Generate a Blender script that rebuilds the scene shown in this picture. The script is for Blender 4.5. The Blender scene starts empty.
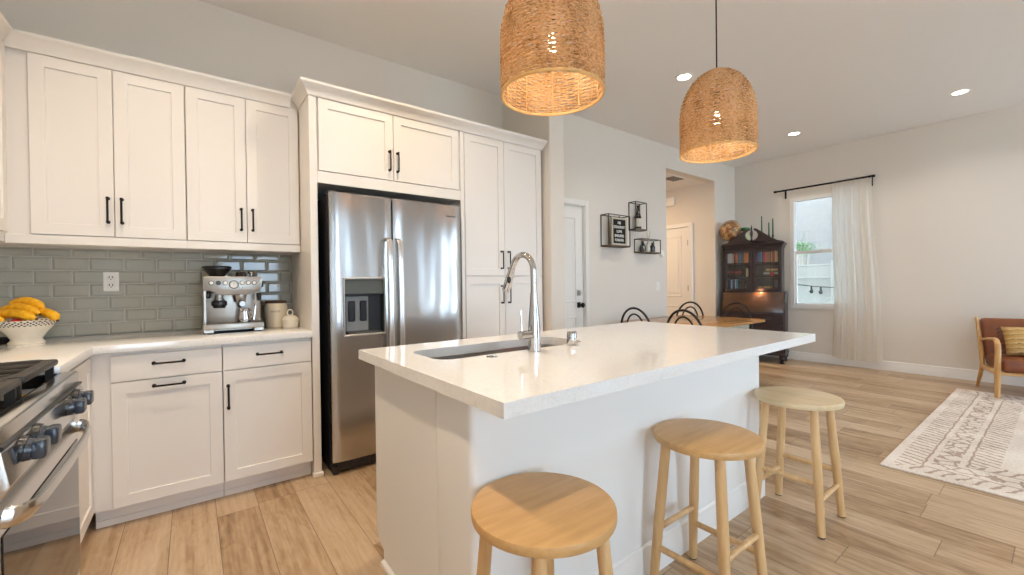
import bpy, bmesh, math, random
from mathutils import Vector, Matrix
from math import sin, cos, pi, radians
random.seed(7)
SC = bpy.context.scene
COL = SC.collection

# ---------------------------------------------------------------- camera
FPX, YAW, PIT, ROL = 423.3045, radians(52.8678), radians(-.41339), radians(-.73175)
CAM = Vector((0, 0, 1.2))
_f = Vector((cos(PIT)*cos(YAW), cos(PIT)*sin(YAW), sin(PIT)))
_r = Vector((sin(YAW), -cos(YAW), 0)); _u = _r.cross(_f)
_r2 = _r*cos(ROL) + _u*sin(ROL); _u2 = _u*cos(ROL) - _r*sin(ROL)
cd = bpy.data.cameras.new('camera'); cam = bpy.data.objects.new('camera', cd); COL.objects.link(cam)
cd.sensor_fit = 'HORIZONTAL'; cd.sensor_width = 36; cd.lens = FPX/1024*36; cd.clip_start = .02; cd.clip_end = 200
m = Matrix((_r2, _u2, -_f)).transposed().to_4x4(); m.translation = CAM
cam.matrix_world = m
SC.camera = cam

# ---------------------------------------------------------------- world, exposure, daylight
SC.view_settings.view_transform = 'Standard'; SC.view_settings.look = 'None'
SC.view_settings.gamma = 1; SC.view_settings.use_curve_mapping = False
SC.view_settings.exposure = 0.50
SKY, SKYCOL = 9.5, (.62, .81, 1, 1)
w = bpy.data.worlds.new('world'); SC.world = w; w.use_nodes = True
nt = w.node_tree; bg = nt.nodes['Background']
bg.inputs['Color'].default_value = SKYCOL; bg.inputs['Strength'].default_value = SKY
SC.cycles.max_bounces = 10; SC.cycles.diffuse_bounces = 6; SC.cycles.glossy_bounces = 5
SC.cycles.transmission_bounces = 8; SC.cycles.transparent_max_bounces = 12
SC.cycles.sample_clamp_indirect = 6; SC.cycles.caustics_reflective = False; SC.cycles.caustics_refractive = False
SC.cycles.use_denoising = True
sl_ = bpy.data.lights.new('sun', 'SUN'); sl_.energy = 58; sl_.angle = radians(.6); sl_.color = (1, .98, .95)
so_ = bpy.data.objects.new('sun', sl_); COL.objects.link(so_); so_.rotation_euler = Vector((-cos(radians(50))*.707, -cos(radians(50))*.707, -sin(radians(50)))).to_track_quat('-Z', 'Y').to_euler()   # from behind the house: lights the patio only
CEIL, YK, YD, XE, XW, YS = 3.12, 3.51, 3.415, 7.32, -1.05, -3.4   # ceiling, kitchen wall, dining wall, east, west, south
def portal(name, loc, rot, sx, sy):
    l = bpy.data.lights.new(name, 'AREA'); l.shape = 'RECTANGLE'; l.size = sx; l.size_y = sy; l.cycles.is_portal = True
    o = bpy.data.objects.new(name, l); COL.objects.link(o); o.location = loc; o.rotation_euler = rot
WIN_S = [(.45, 1.55, .0, 2.5), (5.40, 7.20, .0, 2.5)]               # glazed openings of the south wall
WIN_W = [(-2.9, -1.5, .6, 2.5)]                                     # unseen west window, added to bring in more daylight (y0,y1,z0,z1)
WIN_E = (1.72, 2.592, .785, 2.455)
for a, b, c, d in WIN_S: portal('daylight_portal', ((a+b)/2, YS-.14, (c+d)/2), (radians(90), 0, 0), b-a, d-c)
for a, b, c, d in WIN_W: portal('daylight_portal', (XW-.14, (a+b)/2, (c+d)/2), (radians(90), 0, radians(-90)), b-a, d-c)
portal('daylight_portal', (XE+.14, (WIN_E[0]+WIN_E[1])/2, (WIN_E[2]+WIN_E[3])/2), (radians(90), 0, radians(90)), WIN_E[1]-WIN_E[0], WIN_E[3]-WIN_E[2])
def lamp(name, kind, loc, e, col, size=.1, rot=(0, 0, 0), spread=None, parent=None):
    l = bpy.data.lights.new(name, kind); l.energy = e; l.color = col
    if kind == 'AREA':
        l.shape = 'DISK'; l.size = size
        if spread: l.spread = spread
    else: l.shadow_soft_size = size
    o = bpy.data.objects.new(name, l); COL.objects.link(o); o.location = loc; o.rotation_euler = rot
    if parent:
        o.parent = parent; o.location = Vector(loc) - ORG[parent.name]
    return o
DOWN_E, PEND_E = 4.5, 2.0
WARM, NEUT = (1, .81, .60), (1, .94, .86)

# ---------------------------------------------------------------- materials
def nodes(name):
    mt = bpy.data.materials.new(name); mt.use_nodes = True
    n = mt.node_tree.nodes; l = mt.node_tree.links
    return mt, n, l, n['Principled BSDF']
def setp(p, **k):
    for a, v in k.items(): p.inputs[a.replace('_', ' ')].default_value = v
def C4(c): return (c[0], c[1], c[2], 1)
def srgb(r, g, b):
    f = lambda v: (v/255/12.92 if v/255 <= .04045 else ((v/255+.055)/1.055)**2.4)
    return (f(r), f(g), f(b))
def mat(name, col, rough=.5, metal=0., var=0., vscale=8., bump=0., bscale=60., stretch=(1, 1, 1), coat=0., sub=None, spec=None):
    mt, n, l, p = nodes(name)
    setp(p, Base_Color=C4(col), Roughness=rough, Metallic=metal, Coat_Weight=coat, Coat_Roughness=.08)
    if spec is not None: p.inputs['Specular IOR Level'].default_value = spec
    if var or bump:
        tc = n.new('ShaderNodeTexCoord'); mp = n.new('ShaderNodeMapping'); mp.inputs['Scale'].default_value = stretch
        l.new(tc.outputs['Object'], mp.inputs['Vector'])
    if var:
        nz = n.new('ShaderNodeTexNoise'); nz.inputs['Scale'].default_value = vscale; nz.inputs['Detail'].default_value = 6
        l.new(mp.outputs[0], nz.inputs['Vector'])
        rp = n.new('ShaderNodeValToRGB'); rp.color_ramp.elements[0].position = .3; rp.color_ramp.elements[1].position = .7
        rp.color_ramp.elements[0].color = C4([c*(1-var) for c in col]); rp.color_ramp.elements[1].color = C4([min(1, c*(1+var)) for c in col])
        l.new(nz.outputs['Fac'], rp.inputs['Fac']); l.new(rp.outputs['Color'], p.inputs['Base Color'])
    if bump:
        nb = n.new('ShaderNodeTexNoise'); nb.inputs['Scale'].default_value = bscale; nb.inputs['Detail'].default_value = 4
        l.new(mp.outputs[0], nb.inputs['Vector'])
        bp = n.new('ShaderNodeBump'); bp.inputs['Strength'].default_value = bump; bp.inputs['Distance'].default_value = .01
        l.new(nb.outputs['Fac'], bp.inputs['Height']); l.new(bp.outputs['Normal'], p.inputs['Normal'])
    return mt
def emis(name, col, s):
    mt, n, l, p = nodes(name); setp(p, Base_Color=C4(col), Emission_Color=C4(col), Emission_Strength=s); return mt
def glass(name, tint=(1, 1, 1), refl=.08, rough=.0):
    mt, n, l, p = nodes(name)
    t = n.new('ShaderNodeBsdfTransparent'); t.inputs['Color'].default_value = C4(tint)
    g = n.new('ShaderNodeBsdfGlossy'); g.inputs['Roughness'].default_value = rough
    fr = n.new('ShaderNodeLayerWeight'); fr.inputs['Blend'].default_value = .25
    mu = n.new('ShaderNodeMath'); mu.operation = 'MULTIPLY'; mu.inputs[1].default_value = .6; l.new(fr.outputs['Fresnel'], mu.inputs[0])
    ad = n.new('ShaderNodeMath'); ad.operation = 'ADD'; ad.inputs[1].default_value = refl*.4; l.new(mu.outputs[0], ad.inputs[0])
    mx = n.new('ShaderNodeMixShader'); l.new(ad.outputs[0], mx.inputs['Fac']); l.new(t.outputs[0], mx.inputs[1]); l.new(g.outputs[0], mx.inputs[2])
    l.new(mx.outputs[0], n['Material Output'].inputs['Surface']); return mt
class G:                                                           # tiny node helper
    def __init__(s, n, l): s.n, s.l = n, l
    def put(s, sock, v):
        if isinstance(v, (int, float)): sock.default_value = v
        else: s.l.new(v, sock)
    def m(s, op, a, b=0., c=0.):
        x = s.n.new('ShaderNodeMath'); x.operation = op
        s.put(x.inputs[0], a); s.put(x.inputs[1], b); s.put(x.inputs[2], c); return x.outputs[0]
    def xyz(s, kind='Object'):
        tc = s.n.new('ShaderNodeTexCoord'); sp = s.n.new('ShaderNodeSeparateXYZ'); s.l.new(tc.outputs[kind], sp.inputs[0]); return sp.outputs
    def comb(s, x, y, z):
        c = s.n.new('ShaderNodeCombineXYZ'); [s.put(c.inputs[i], v) for i, v in enumerate((x, y, z))]; return c.outputs[0]
    def noise(s, v, sc, det=4, rough=.5):
        x = s.n.new('ShaderNodeTexNoise'); x.inputs['Scale'].default_value = sc; x.inputs['Detail'].default_value = det; x.inputs['Roughness'].default_value = rough
        s.l.new(v, x.inputs['Vector']); return x.outputs['Fac']
    def white(s, v):
        x = s.n.new('ShaderNodeTexWhiteNoise'); x.noise_dimensions = '3D'; s.l.new(v, x.inputs['Vector']); return x.outputs['Value']
    def ramp(s, f, stops, interp='LINEAR'):
        x = s.n.new('ShaderNodeValToRGB'); x.color_ramp.interpolation = interp
        e = x.color_ramp.elements
        while len(e) < len(stops): e.new(.5)
        for el, (p, c) in zip(e, stops): el.position = p; el.color = C4(c)
        s.put(x.inputs['Fac'], f); return x.outputs['Color']
    def mix(s, f, a, b, mode='MIX'):
        x = s.n.new('ShaderNodeMix'); x.data_type = 'RGBA'; x.blend_type = mode
        s.put(x.inputs[0], f)
        for sk, v in ((x.inputs[6], a), (x.inputs[7], b)):
            if isinstance(v, tuple): sk.default_value = C4(v)
            else: s.l.new(v, sk)
        return x.outputs[2]
    def bump(s, h, st, dist, p):
        x = s.n.new('ShaderNodeBump'); x.inputs['Strength'].default_value = st; x.inputs['Distance'].default_value = dist
        s.l.new(h, x.inputs['Height']); s.l.new(x.outputs[0], p.inputs['Normal'])

def floor_mat():
    mt, n, l, p = nodes('oak_planks'); g = G(n, l); X, Y, Z = g.xyz()
    W_, L_ = .1885, 1.22
    u = g.m('DIVIDE', g.m('ADD', X, .287+W_*40), W_); ci = g.m('FLOOR', u); cf = g.m('FRACT', u)
    off = g.white(g.comb(ci, 3.7, 1.1))
    v = g.m('ADD', g.m('DIVIDE', Y, L_), g.m('MULTIPLY', off, 1.0)); v = g.m('ADD', v, 40.); ri = g.m('FLOOR', v); rf = g.m('FRACT', v)
    rnd = g.white(g.comb(ci, ri, .5)); rnd2 = g.white(g.comb(ci, ri, 7.5))
    gx = g.m('MINIMUM', cf, g.m('SUBTRACT', 1., cf)); gx = g.m('MULTIPLY', gx, W_)
    gy = g.m('MINIMUM', rf, g.m('SUBTRACT', 1., rf)); gy = g.m('MULTIPLY', gy, L_)
    gap = g.m('MINIMUM', gx, gy)
    gapm = g.m('LESS_THAN', gap, .0017)
    sh = g.m('MULTIPLY', rnd, 13.)
    vec = g.comb(g.m('ADD', g.m('MULTIPLY', X, 1.), sh), g.m('ADD', g.m('MULTIPLY', Y, .045), sh), sh)
    gr = g.noise(vec, 34, 9, .66)
    vec2 = g.comb(g.m('ADD', X, sh), g.m('ADD', g.m('MULTIPLY', Y, .30), sh), rnd2)
    cl = g.noise(vec2, 5.5, 4, .55)
    # cathedral rings
    ring = g.m('SINE', g.m('MULTIPLY', cl, 70.)); ring = g.m('MULTIPLY', g.m('ADD', ring, 1.), .5)
    t = g.m('ADD', g.m('MULTIPLY', gr, .62), g.m('MULTIPLY', cl, .30)); t = g.m('ADD', t, g.m('MULTIPLY', ring, .05))
    t = g.m('ADD', t, g.m('MULTIPLY', g.m('SUBTRACT', rnd2, .5), .20))
    c = g.ramp(t, [(.30, srgb(124, 94, 64)), (.42, srgb(166, 136, 102)), (.54, srgb(188, 161, 130)), (.72, srgb(206, 184, 156))])
    kn = g.n.new('ShaderNodeTexVoronoi'); kn.inputs['Scale'].default_value = 3.1
    l.new(g.comb(X, g.m('MULTIPLY', Y, .6), 0.), kn.inputs['Vector'])
    km = g.m('LESS_THAN', g.m('ADD', kn.outputs['Distance'], g.m('MULTIPLY', gr, .05)), .065)
    c = g.mix(g.m('MULTIPLY', km, .35), c, srgb(96, 66, 40))
    c = g.mix(g.m('MULTIPLY', gapm, .6), c, srgb(60, 44, 32))
    l.new(c, p.inputs['Base Color'])
    l.new(g.m('ADD', .26, g.m('MULTIPLY', gr, .18)), p.inputs['Roughness'])
    h = g.m('SUBTRACT', g.m('MULTIPLY', gr, .15), gapm); g.bump(h, .25, .002, p)
    return mt
def wood(name, dark, light, axis='z', scale=1., rough=.42, coat=0.):
    mt, n, l, p = nodes(name); g = G(n, l); X, Y, Z = g.xyz()
    k = .12
    v = {'z': (X, Y, g.m('MULTIPLY', Z, k)), 'x': (g.m('MULTIPLY', X, k), Y, Z), 'y': (X, g.m('MULTIPLY', Y, k), Z)}[axis]
    ve = g.comb(*v)
    a = g.noise(ve, 42*scale, 6, .6); b = g.noise(ve, 9*scale, 3, .5)
    t = g.m('ADD', g.m('MULTIPLY', a, .55), g.m('MULTIPLY', b, .45))
    c = g.ramp(t, [(.33, dark), (.5, tuple((x+y)/2 for x, y in zip(dark, light))), (.66, light)])
    l.new(c, p.inputs['Base Color']); setp(p, Roughness=rough, Coat_Weight=coat, Coat_Roughness=.12)
    g.bump(a, .08, .003, p); return mt
def steel(name, col=(.60, .60, .60), rough=.26, axis='z', wave=0., aniso=0.):
    mt, n, l, p = nodes(name); g = G(n, l); X, Y, Z = g.xyz()
    s = {'z': (X, Y, g.m('MULTIPLY', Z, .01)), 'x': (g.m('MULTIPLY', X, .01), Y, Z), 'y': (X, g.m('MULTIPLY', Y, .01), Z)}[axis]
    a = g.noise(g.comb(*s), 300, 3, .6)
    setp(p, Base_Color=C4(col), Metallic=1.)
    l.new(g.m('ADD', rough-.02, g.m('MULTIPLY', a, .04)), p.inputs['Roughness'])
    if aniso:
        p.inputs['Anisotropic'].default_value = aniso
        tg = n.new('ShaderNodeTangent'); tg.direction_type = 'RADIAL'; tg.axis = 'Z'; l.new(tg.outputs[0], p.inputs['Tangent'])
    if wave:
        b = g.noise(g.comb(g.m('MULTIPLY', X, 1.), Y, g.m('MULTIPLY', Z, .22)), 7.5, 1, .4)
        g.bump(g.m('ADD', b, g.m('MULTIPLY', a, .0005)), wave, .02, p)
    return mt
def quartz():
    mt, n, l, p = nodes('white_quartz'); g = G(n, l); X, Y, Z = g.xyz(); v = g.comb(X, Y, Z)
    a = g.noise(v, 90, 3); b = g.noise(v, 2.2, 5, .6)
    c = g.ramp(a, [(.35, srgb(233, 231, 228)), (.6, srgb(238, 237, 235))])
    vein = g.m('LESS_THAN', g.m('ABSOLUTE', g.m('SUBTRACT', b, .5)), .0035)
    c = g.mix(g.m('MULTIPLY', vein, .12), c, srgb(180, 172, 164))
    sp = g.n.new('ShaderNodeTexVoronoi'); sp.inputs['Scale'].default_value = 55; l.new(v, sp.inputs['Vector'])
    dots = g.m('LESS_THAN', sp.outputs['Distance'], .07)
    c = g.mix(g.m('MULTIPLY', dots, .06), c, srgb(150, 142, 132))
    l.new(c, p.inputs['Base Color']); setp(p, Roughness=.05); return mt
def rug_mat():
    mt, n, l, p = nodes('woven_rug'); g = G(n, l); X, Y, Z = g.xyz()
    HX, HY = 1.54, 1.05
    dx = g.m('SUBTRACT', HX, g.m('ABSOLUTE', X)); dy = g.m('SUBTRACT', HY, g.m('ABSOLUTE', Y))
    d = g.m('MINIMUM', dx, dy); isx = g.m('LESS_THAN', dx, dy)
    along = g.m('ADD', g.m('MULTIPLY', isx, Y), g.m('MULTIPLY', g.m('SUBTRACT', 1., isx), X))
    v = g.comb(X, Y, 0.)
    nz = g.noise(v, 14, 5, .6); nf = g.noise(v, 70, 4, .6); nb = g.noise(v, 3.2, 3)
    dd = g.m('ADD', d, g.m('MULTIPLY', g.m('SUBTRACT', nz, .5), .03))
    # saw-tooth dashes in the bands
    saw = g.m('FRACT', g.m('ADD', g.m('MULTIPLY', along, 15.), g.m('ADD', g.m('MULTIPLY', d, 6.), g.m('MULTIPLY', nz, 1.1))))
    dash = g.m('LESS_THAN', g.m('ABSOLUTE', g.m('SUBTRACT', saw, .5)), g.m('MULTIPLY', nf, .30))
    def band(a, b): return g.m('MULTIPLY', g.m('GREATER_THAN', dd, a), g.m('LESS_THAN', dd, b))
    lines = g.m('MAXIMUM', g.m('MAXIMUM', band(.168, .180), band(.345, .357)), band(.60, .615))
    b1 = g.m('MULTIPLY', band(.05, .165), dash); b3 = g.m('MULTIPLY', band(.36, .48), dash)
    mv = g.n.new('ShaderNodeTexVoronoi'); mv.inputs['Scale'].default_value = 13; mv.feature = 'DISTANCE_TO_EDGE'; l.new(v, mv.inputs['Vector'])
    mot = g.m('LESS_THAN', g.m('ADD', mv.outputs['Distance'], g.m('MULTIPLY', g.m('SUBTRACT', nf, .5), .35)), .085)
    b2 = g.m('MULTIPLY', band(.205, .315), mot)
    fld = g.m('MULTIPLY', g.m('GREATER_THAN', dd, .62), g.m('MULTIPLY', mot, g.m('GREATER_THAN', nb, .48)))
    mk = g.m('MAXIMUM', g.m('MAXIMUM', lines, b1), g.m('MAXIMUM', g.m('MAXIMUM', b2, b3), fld))
    wear = g.m('ADD', .25, g.m('MULTIPLY', nf, .75)); mk = g.m('MULTIPLY', mk, wear)
    base = g.ramp(g.m('ADD', g.m('MULTIPLY', nf, .5), g.m('MULTIPLY', nb, .5)), [(.35, srgb(200, 184, 168)), (.6, srgb(230, 221, 211))])
    mc = g.ramp(nb, [(.4, srgb(120, 82, 58)), (.62, srgb(160, 116, 76))])
    l.new(g.mix(mk, base, mc), p.inputs['Base Color']); setp(p, Roughness=.95)
    g.bump(nf, .5, .004, p); return mt
def wicker_mat():
    mt, n, l, p = nodes('woven_seagrass'); g = G(n, l); X, Y, Z = g.xyz(); v = g.comb(X, Y, Z)
    a = g.noise(g.comb(X, Y, g.m('MULTIPLY', Z, 1.6)), 75, 4, .7); b = g.noise(g.comb(X, Y, g.m('MULTIPLY', Z, .6)), 11, 3)
    t = g.m('ADD', g.m('MULTIPLY', a, .65), g.m('MULTIPLY', b, .35))
    c = g.ramp(t, [(.34, srgb(112, 76, 44)), (.43, srgb(190, 146, 96)), (.52, srgb(224, 186, 136)), (.70, srgb(240, 216, 176))])
    l.new(c, p.inputs['Base Color']); setp(p, Roughness=.75)
    tr = n.new('ShaderNodeBsdfTranslucent'); l.new(c, tr.inputs['Color'])
    mx = n.new('ShaderNodeMixShader'); mx.inputs['Fac'].default_value = .34
    l.new(p.outputs[0], mx.inputs[1]); l.new(tr.outputs[0], mx.inputs[2]); l.new(mx.outputs[0], n['Material Output'].inputs['Surface'])
    g.bump(a, .4, .004, p); return mt
def curtain_mat():
    mt, n, l, p = nodes('linen_curtain'); g = G(n, l); X, Y, Z = g.xyz(); v = g.comb(X, Y, Z)
    a = g.noise(v, 220, 3)
    c = g.ramp(a, [(.3, srgb(240, 236, 228)), (.7, srgb(247, 244, 238))])
    l.new(c, p.inputs['Base Color']); setp(p, Roughness=.9)
    tr = n.new('ShaderNodeBsdfTranslucent'); l.new(c, tr.inputs['Color'])
    mx = n.new('ShaderNodeMixShader'); mx.inputs['Fac'].default_value = .60
    l.new(p.outputs[0], mx.inputs[1]); l.new(tr.outputs[0], mx.inputs[2]); l.new(mx.outputs[0], n['Material Output'].inputs['Surface'])
    return mt
def globe_mat():
    mt, n, l, p = nodes('antique_globe_map'); g = G(n, l); X, Y, Z = g.xyz(); v = g.comb(X, Y, Z)
    a = g.noise(v, 9.5, 6, .6); b = g.noise(v, 26, 3)
    land = g.m('GREATER_THAN', a, .47)
    lc = g.ramp(b, [(.38, srgb(122, 50, 44)), (.46, srgb(158, 112, 60)), (.54, srgb(96, 88, 56)), (.62, srgb(160, 84, 60))], 'CONSTANT')
    l.new(g.mix(land, srgb(188, 158, 112), lc), p.inputs['Base Color']); setp(p, Roughness=.35); return mt
def bowl_mat():
    mt, n, l, p = nodes('glazed_bowl'); g = G(n, l); X, Y, Z = g.xyz()
    ang = g.m('MULTIPLY', g.m('ARCTAN2', Y, X), 34/ (2*pi)); zz = g.m('DIVIDE', Z, .0135)
    s1 = g.m('FRACT', g.m('ADD', ang, zz)); s2 = g.m('FRACT', g.m('SUBTRACT', ang, zz))
    chk = g.m('MULTIPLY', g.m('LESS_THAN', s1, .62), g.m('LESS_THAN', s2, .62))
    bd = g.m('MULTIPLY', g.m('GREATER_THAN', Z, .092), g.m('LESS_THAN', Z, .1185))
    # band sits on the outside only
    r = g.m('SQRT', g.m('ADD', g.m('MULTIPLY', X, X), g.m('MULTIPLY', Y, Y)))
    k = g.m('MULTIPLY', chk, bd)
    l.new(g.mix(k, srgb(236, 230, 216), srgb(40, 40, 46)), p.inputs['Base Color']); setp(p, Roughness=.15); return mt
def banana_mat():
    mt, n, l, p = nodes('banana_peel'); g = G(n, l); X, Y, Z = g.xyz(); v = g.comb(X, Y, Z)
    a = g.noise(v, 38, 4); b = g.noise(v, 160, 2)
    c = g.ramp(a, [(.35, srgb(226, 158, 14)), (.6, srgb(247, 190, 34))])
    c = g.mix(g.m('MULTIPLY', g.m('GREATER_THAN', b, .70), .6), c, srgb(120, 76, 20))
    l.new(c, p.inputs['Base Color']); setp(p, Roughness=.45); return mt
def cushion_mat():
    mt, n, l, p = nodes('striped_mustard_cotton'); g = G(n, l); X, Y, Z = g.xyz()
    nz = g.noise(g.comb(X, Y, Z), 30, 3)
    s = g.m('FRACT', g.m('ADD', g.m('MULTIPLY', Z, 21.), g.m('MULTIPLY', nz, .9)))
    c = g.ramp(s, [(.0, srgb(196, 160, 100)), (.55, srgb(184, 144, 84)), (.66, srgb(128, 94, 54)), (.78, srgb(208, 178, 122))])
    l.new(c, p.inputs['Base Color']); setp(p, Roughness=.9); return mt

M = {}
M['floor'] = floor_mat()
M['wall'] = mat('wall_paint', srgb(226, 219, 209), .85, bump=.03, bscale=180)
M['ceil'] = mat('ceiling_paint', srgb(236, 233, 229), .9, bump=.03, bscale=180)
M['trim'] = mat('trim_paint', srgb(236, 233, 228), .4)
M['cab'] = mat('cabinet_paint', srgb(233, 228, 222), .38)
M['isle'] = mat('island_paint', srgb(236, 235, 232), .55)
M['inner'] = mat('cabinet_interior', srgb(190, 182, 170), .7)
M['tile'] = mat('grey_glazed_tile', srgb(172, 172, 162), .07, var=.05, vscale=4)
M['grout'] = mat('tile_grout', srgb(190, 189, 182), .8)
M['quartz'] = quartz()
M['black'] = mat('matte_black_metal', (.012, .012, .013), .38, .6)
M['blackpl'] = mat('black_plastic', (.014, .014, .016), .3)
M['darkgrey'] = mat('dark_grey_metal', (.05, .05, .055), .45, .4)
M['fridge'] = steel('brushed_steel_door', (.54, .525, .51), .21, 'z', .42, .6)
M['steel'] = steel('brushed_steel', (.47, .44, .40), .36, 'x')
M['rsteel'] = steel('range_steel', (.66, .65, .63), .18, 'y')
M['hsteel'] = steel('bright_handle_steel', (.82, .81, .80), .24, 'z')
M['sinkst'] = steel('sink_steel', (.55, .54, .52), .28, 'x')
M['chrome'] = mat('chrome', (.58, .58, .59), .06, 1.)
M['iron'] = mat('cast_iron', (.045, .040, .036), .42, .3)
M['oven'] = mat('oven_glass', (.010, .010, .011), .04, spec=.9)
M['knob'] = mat('range_knob_plastic', (.05, .062, .085), .22)
M['disp'] = mat('dispenser_panel', (.10, .115, .115), .15)
M['dispgrey'] = mat('dispenser_grey', (.27, .275, .27), .35)
M['stool'] = wood('beech_stool_wood', srgb(196, 154, 102), srgb(226, 190, 140), 'z')
M['stoolseat'] = wood('beech_seat_wood', srgb(190, 145, 90), srgb(216, 174, 118), 'x')
M['stoolpale'] = wood('pale_seat_wood', srgb(204, 176, 132), srgb(226, 204, 166), 'x')
M['rubber'] = mat('rubber_foot', (.03, .03, .03), .7)
M['wicker'] = wicker_mat()
M['rim'] = mat('shade_rim_cane', srgb(222, 178, 116), .6, var=.12, vscale=40)
M['cord'] = mat('black_cord', (.01, .01, .01), .6)
M['bulb'] = emis('lit_bulb', (1, .86, .62), 12)
M['spot'] = emis('downlight_lens', (1, .95, .86), 12)
M['white'] = mat('white_plastic', srgb(238, 236, 230), .4)
M['slot'] = mat('outlet_slot', (.05, .05, .05), .6)
M['walnut'] = wood('walnut_case', srgb(34, 22, 22), srgb(58, 40, 38), 'y', .8, .38, .1)
M['walnutlit'] = wood('walnut_slant_lit', srgb(60, 37, 22), srgb(92, 58, 33), 'y', .8, .3, .3)  # same walnut, with the warm lamp light painted into its colour
M['shelfwood'] = wood('walnut_shelf', srgb(40, 28, 24), srgb(60, 44, 38), 'y')
M['glass'] = glass('clear_glass')
M['paneglass'] = glass('window_glass', (.96, .98, 1), .10)
M['oak'] = wood('oak_table', srgb(148, 98, 48), srgb(190, 138, 78), 'x', .8, .25, .3)
M['sage'] = mat('sage_paint', srgb(178, 178, 158), .5)
M['bent'] = mat('black_bentwood', (.012, .011, .011), .3)
M['curtain'] = curtain_mat()
M['rug'] = rug_mat()
M['leather'] = mat('tan_leather', srgb(124, 66, 32), .42, var=.22, vscale=7, bump=.12, bscale=120)
M['ashwood'] = wood('ash_frame', srgb(186, 136, 78), srgb(216, 172, 112), 'z')
M['cushion'] = cushion_mat()
M['tassel'] = mat('brown_tassel', srgb(86, 58, 44), .9)
M['globe'] = globe_mat()
M['brass'] = mat('brass', (.52, .36, .14), .3, 1.)
M['green'] = mat('green_wax', srgb(26, 84, 58), .45)
M['greenglass'] = mat('green_glaze', srgb(22, 110, 62), .2)
M['palegreen'] = mat('pale_green_glaze', srgb(196, 208, 168), .25)
M['cream'] = mat('cream_ceramic', srgb(226, 212, 186), .2)
M['creamw'] = mat('ivory_ceramic', srgb(236, 226, 206), .2)
M['ink'] = mat('label_ink', srgb(130, 116, 96), .6)
M['lid'] = wood('dark_wood_lid', srgb(58, 34, 24), srgb(84, 52, 36), 'x')
M['bowl'] = bowl_mat(); M['banana'] = banana_mat()
M['bantip'] = mat('banana_tip', srgb(70, 48, 22), .7)
M['apple'] = mat('red_apple_skin', srgb(196, 44, 34), .3, var=.2, vscale=25)
M['sponge'] = mat('red_sponge', srgb(226, 96, 78), .9, bump=.6, bscale=180)
M['letterb'] = mat('letter_board_felt', (.012, .012, .012), .9)
M['letter'] = mat('white_letter', srgb(238, 236, 230), .6)
M['lettframe'] = mat('pale_wood_frame', srgb(200, 188, 170), .6)
M['wire'] = mat('dark_wire_metal', srgb(84, 76, 66), .5, .5)
M['wirewood'] = wood('shelf_plank', srgb(110, 90, 70), srgb(140, 118, 92), 'x')
M['bottle'] = mat('dark_bottle_glass', srgb(44, 40, 36), .1)
M['bottlelab'] = mat('bottle_label', srgb(214, 206, 194), .7)
M['twig'] = mat('dried_stem', srgb(196, 186, 166), .9)
M['stucco'] = mat('grey_stucco', srgb(146, 144, 141), .95, var=.06, vscale=14, bump=.3, bscale=90)
M['vinyl'] = mat('white_vinyl', srgb(176, 178, 172), .6)
M['leaf'] = mat('shrub_leaf', srgb(94, 150, 74), .6, var=.3, vscale=20)
M['patio'] = mat('pale_bounce_concrete', srgb(222, 219, 212), .9, var=.08, vscale=6)  # pale so the unseen ground throws daylight up to the ceiling
M['hallwall'] = M['wall']

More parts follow.
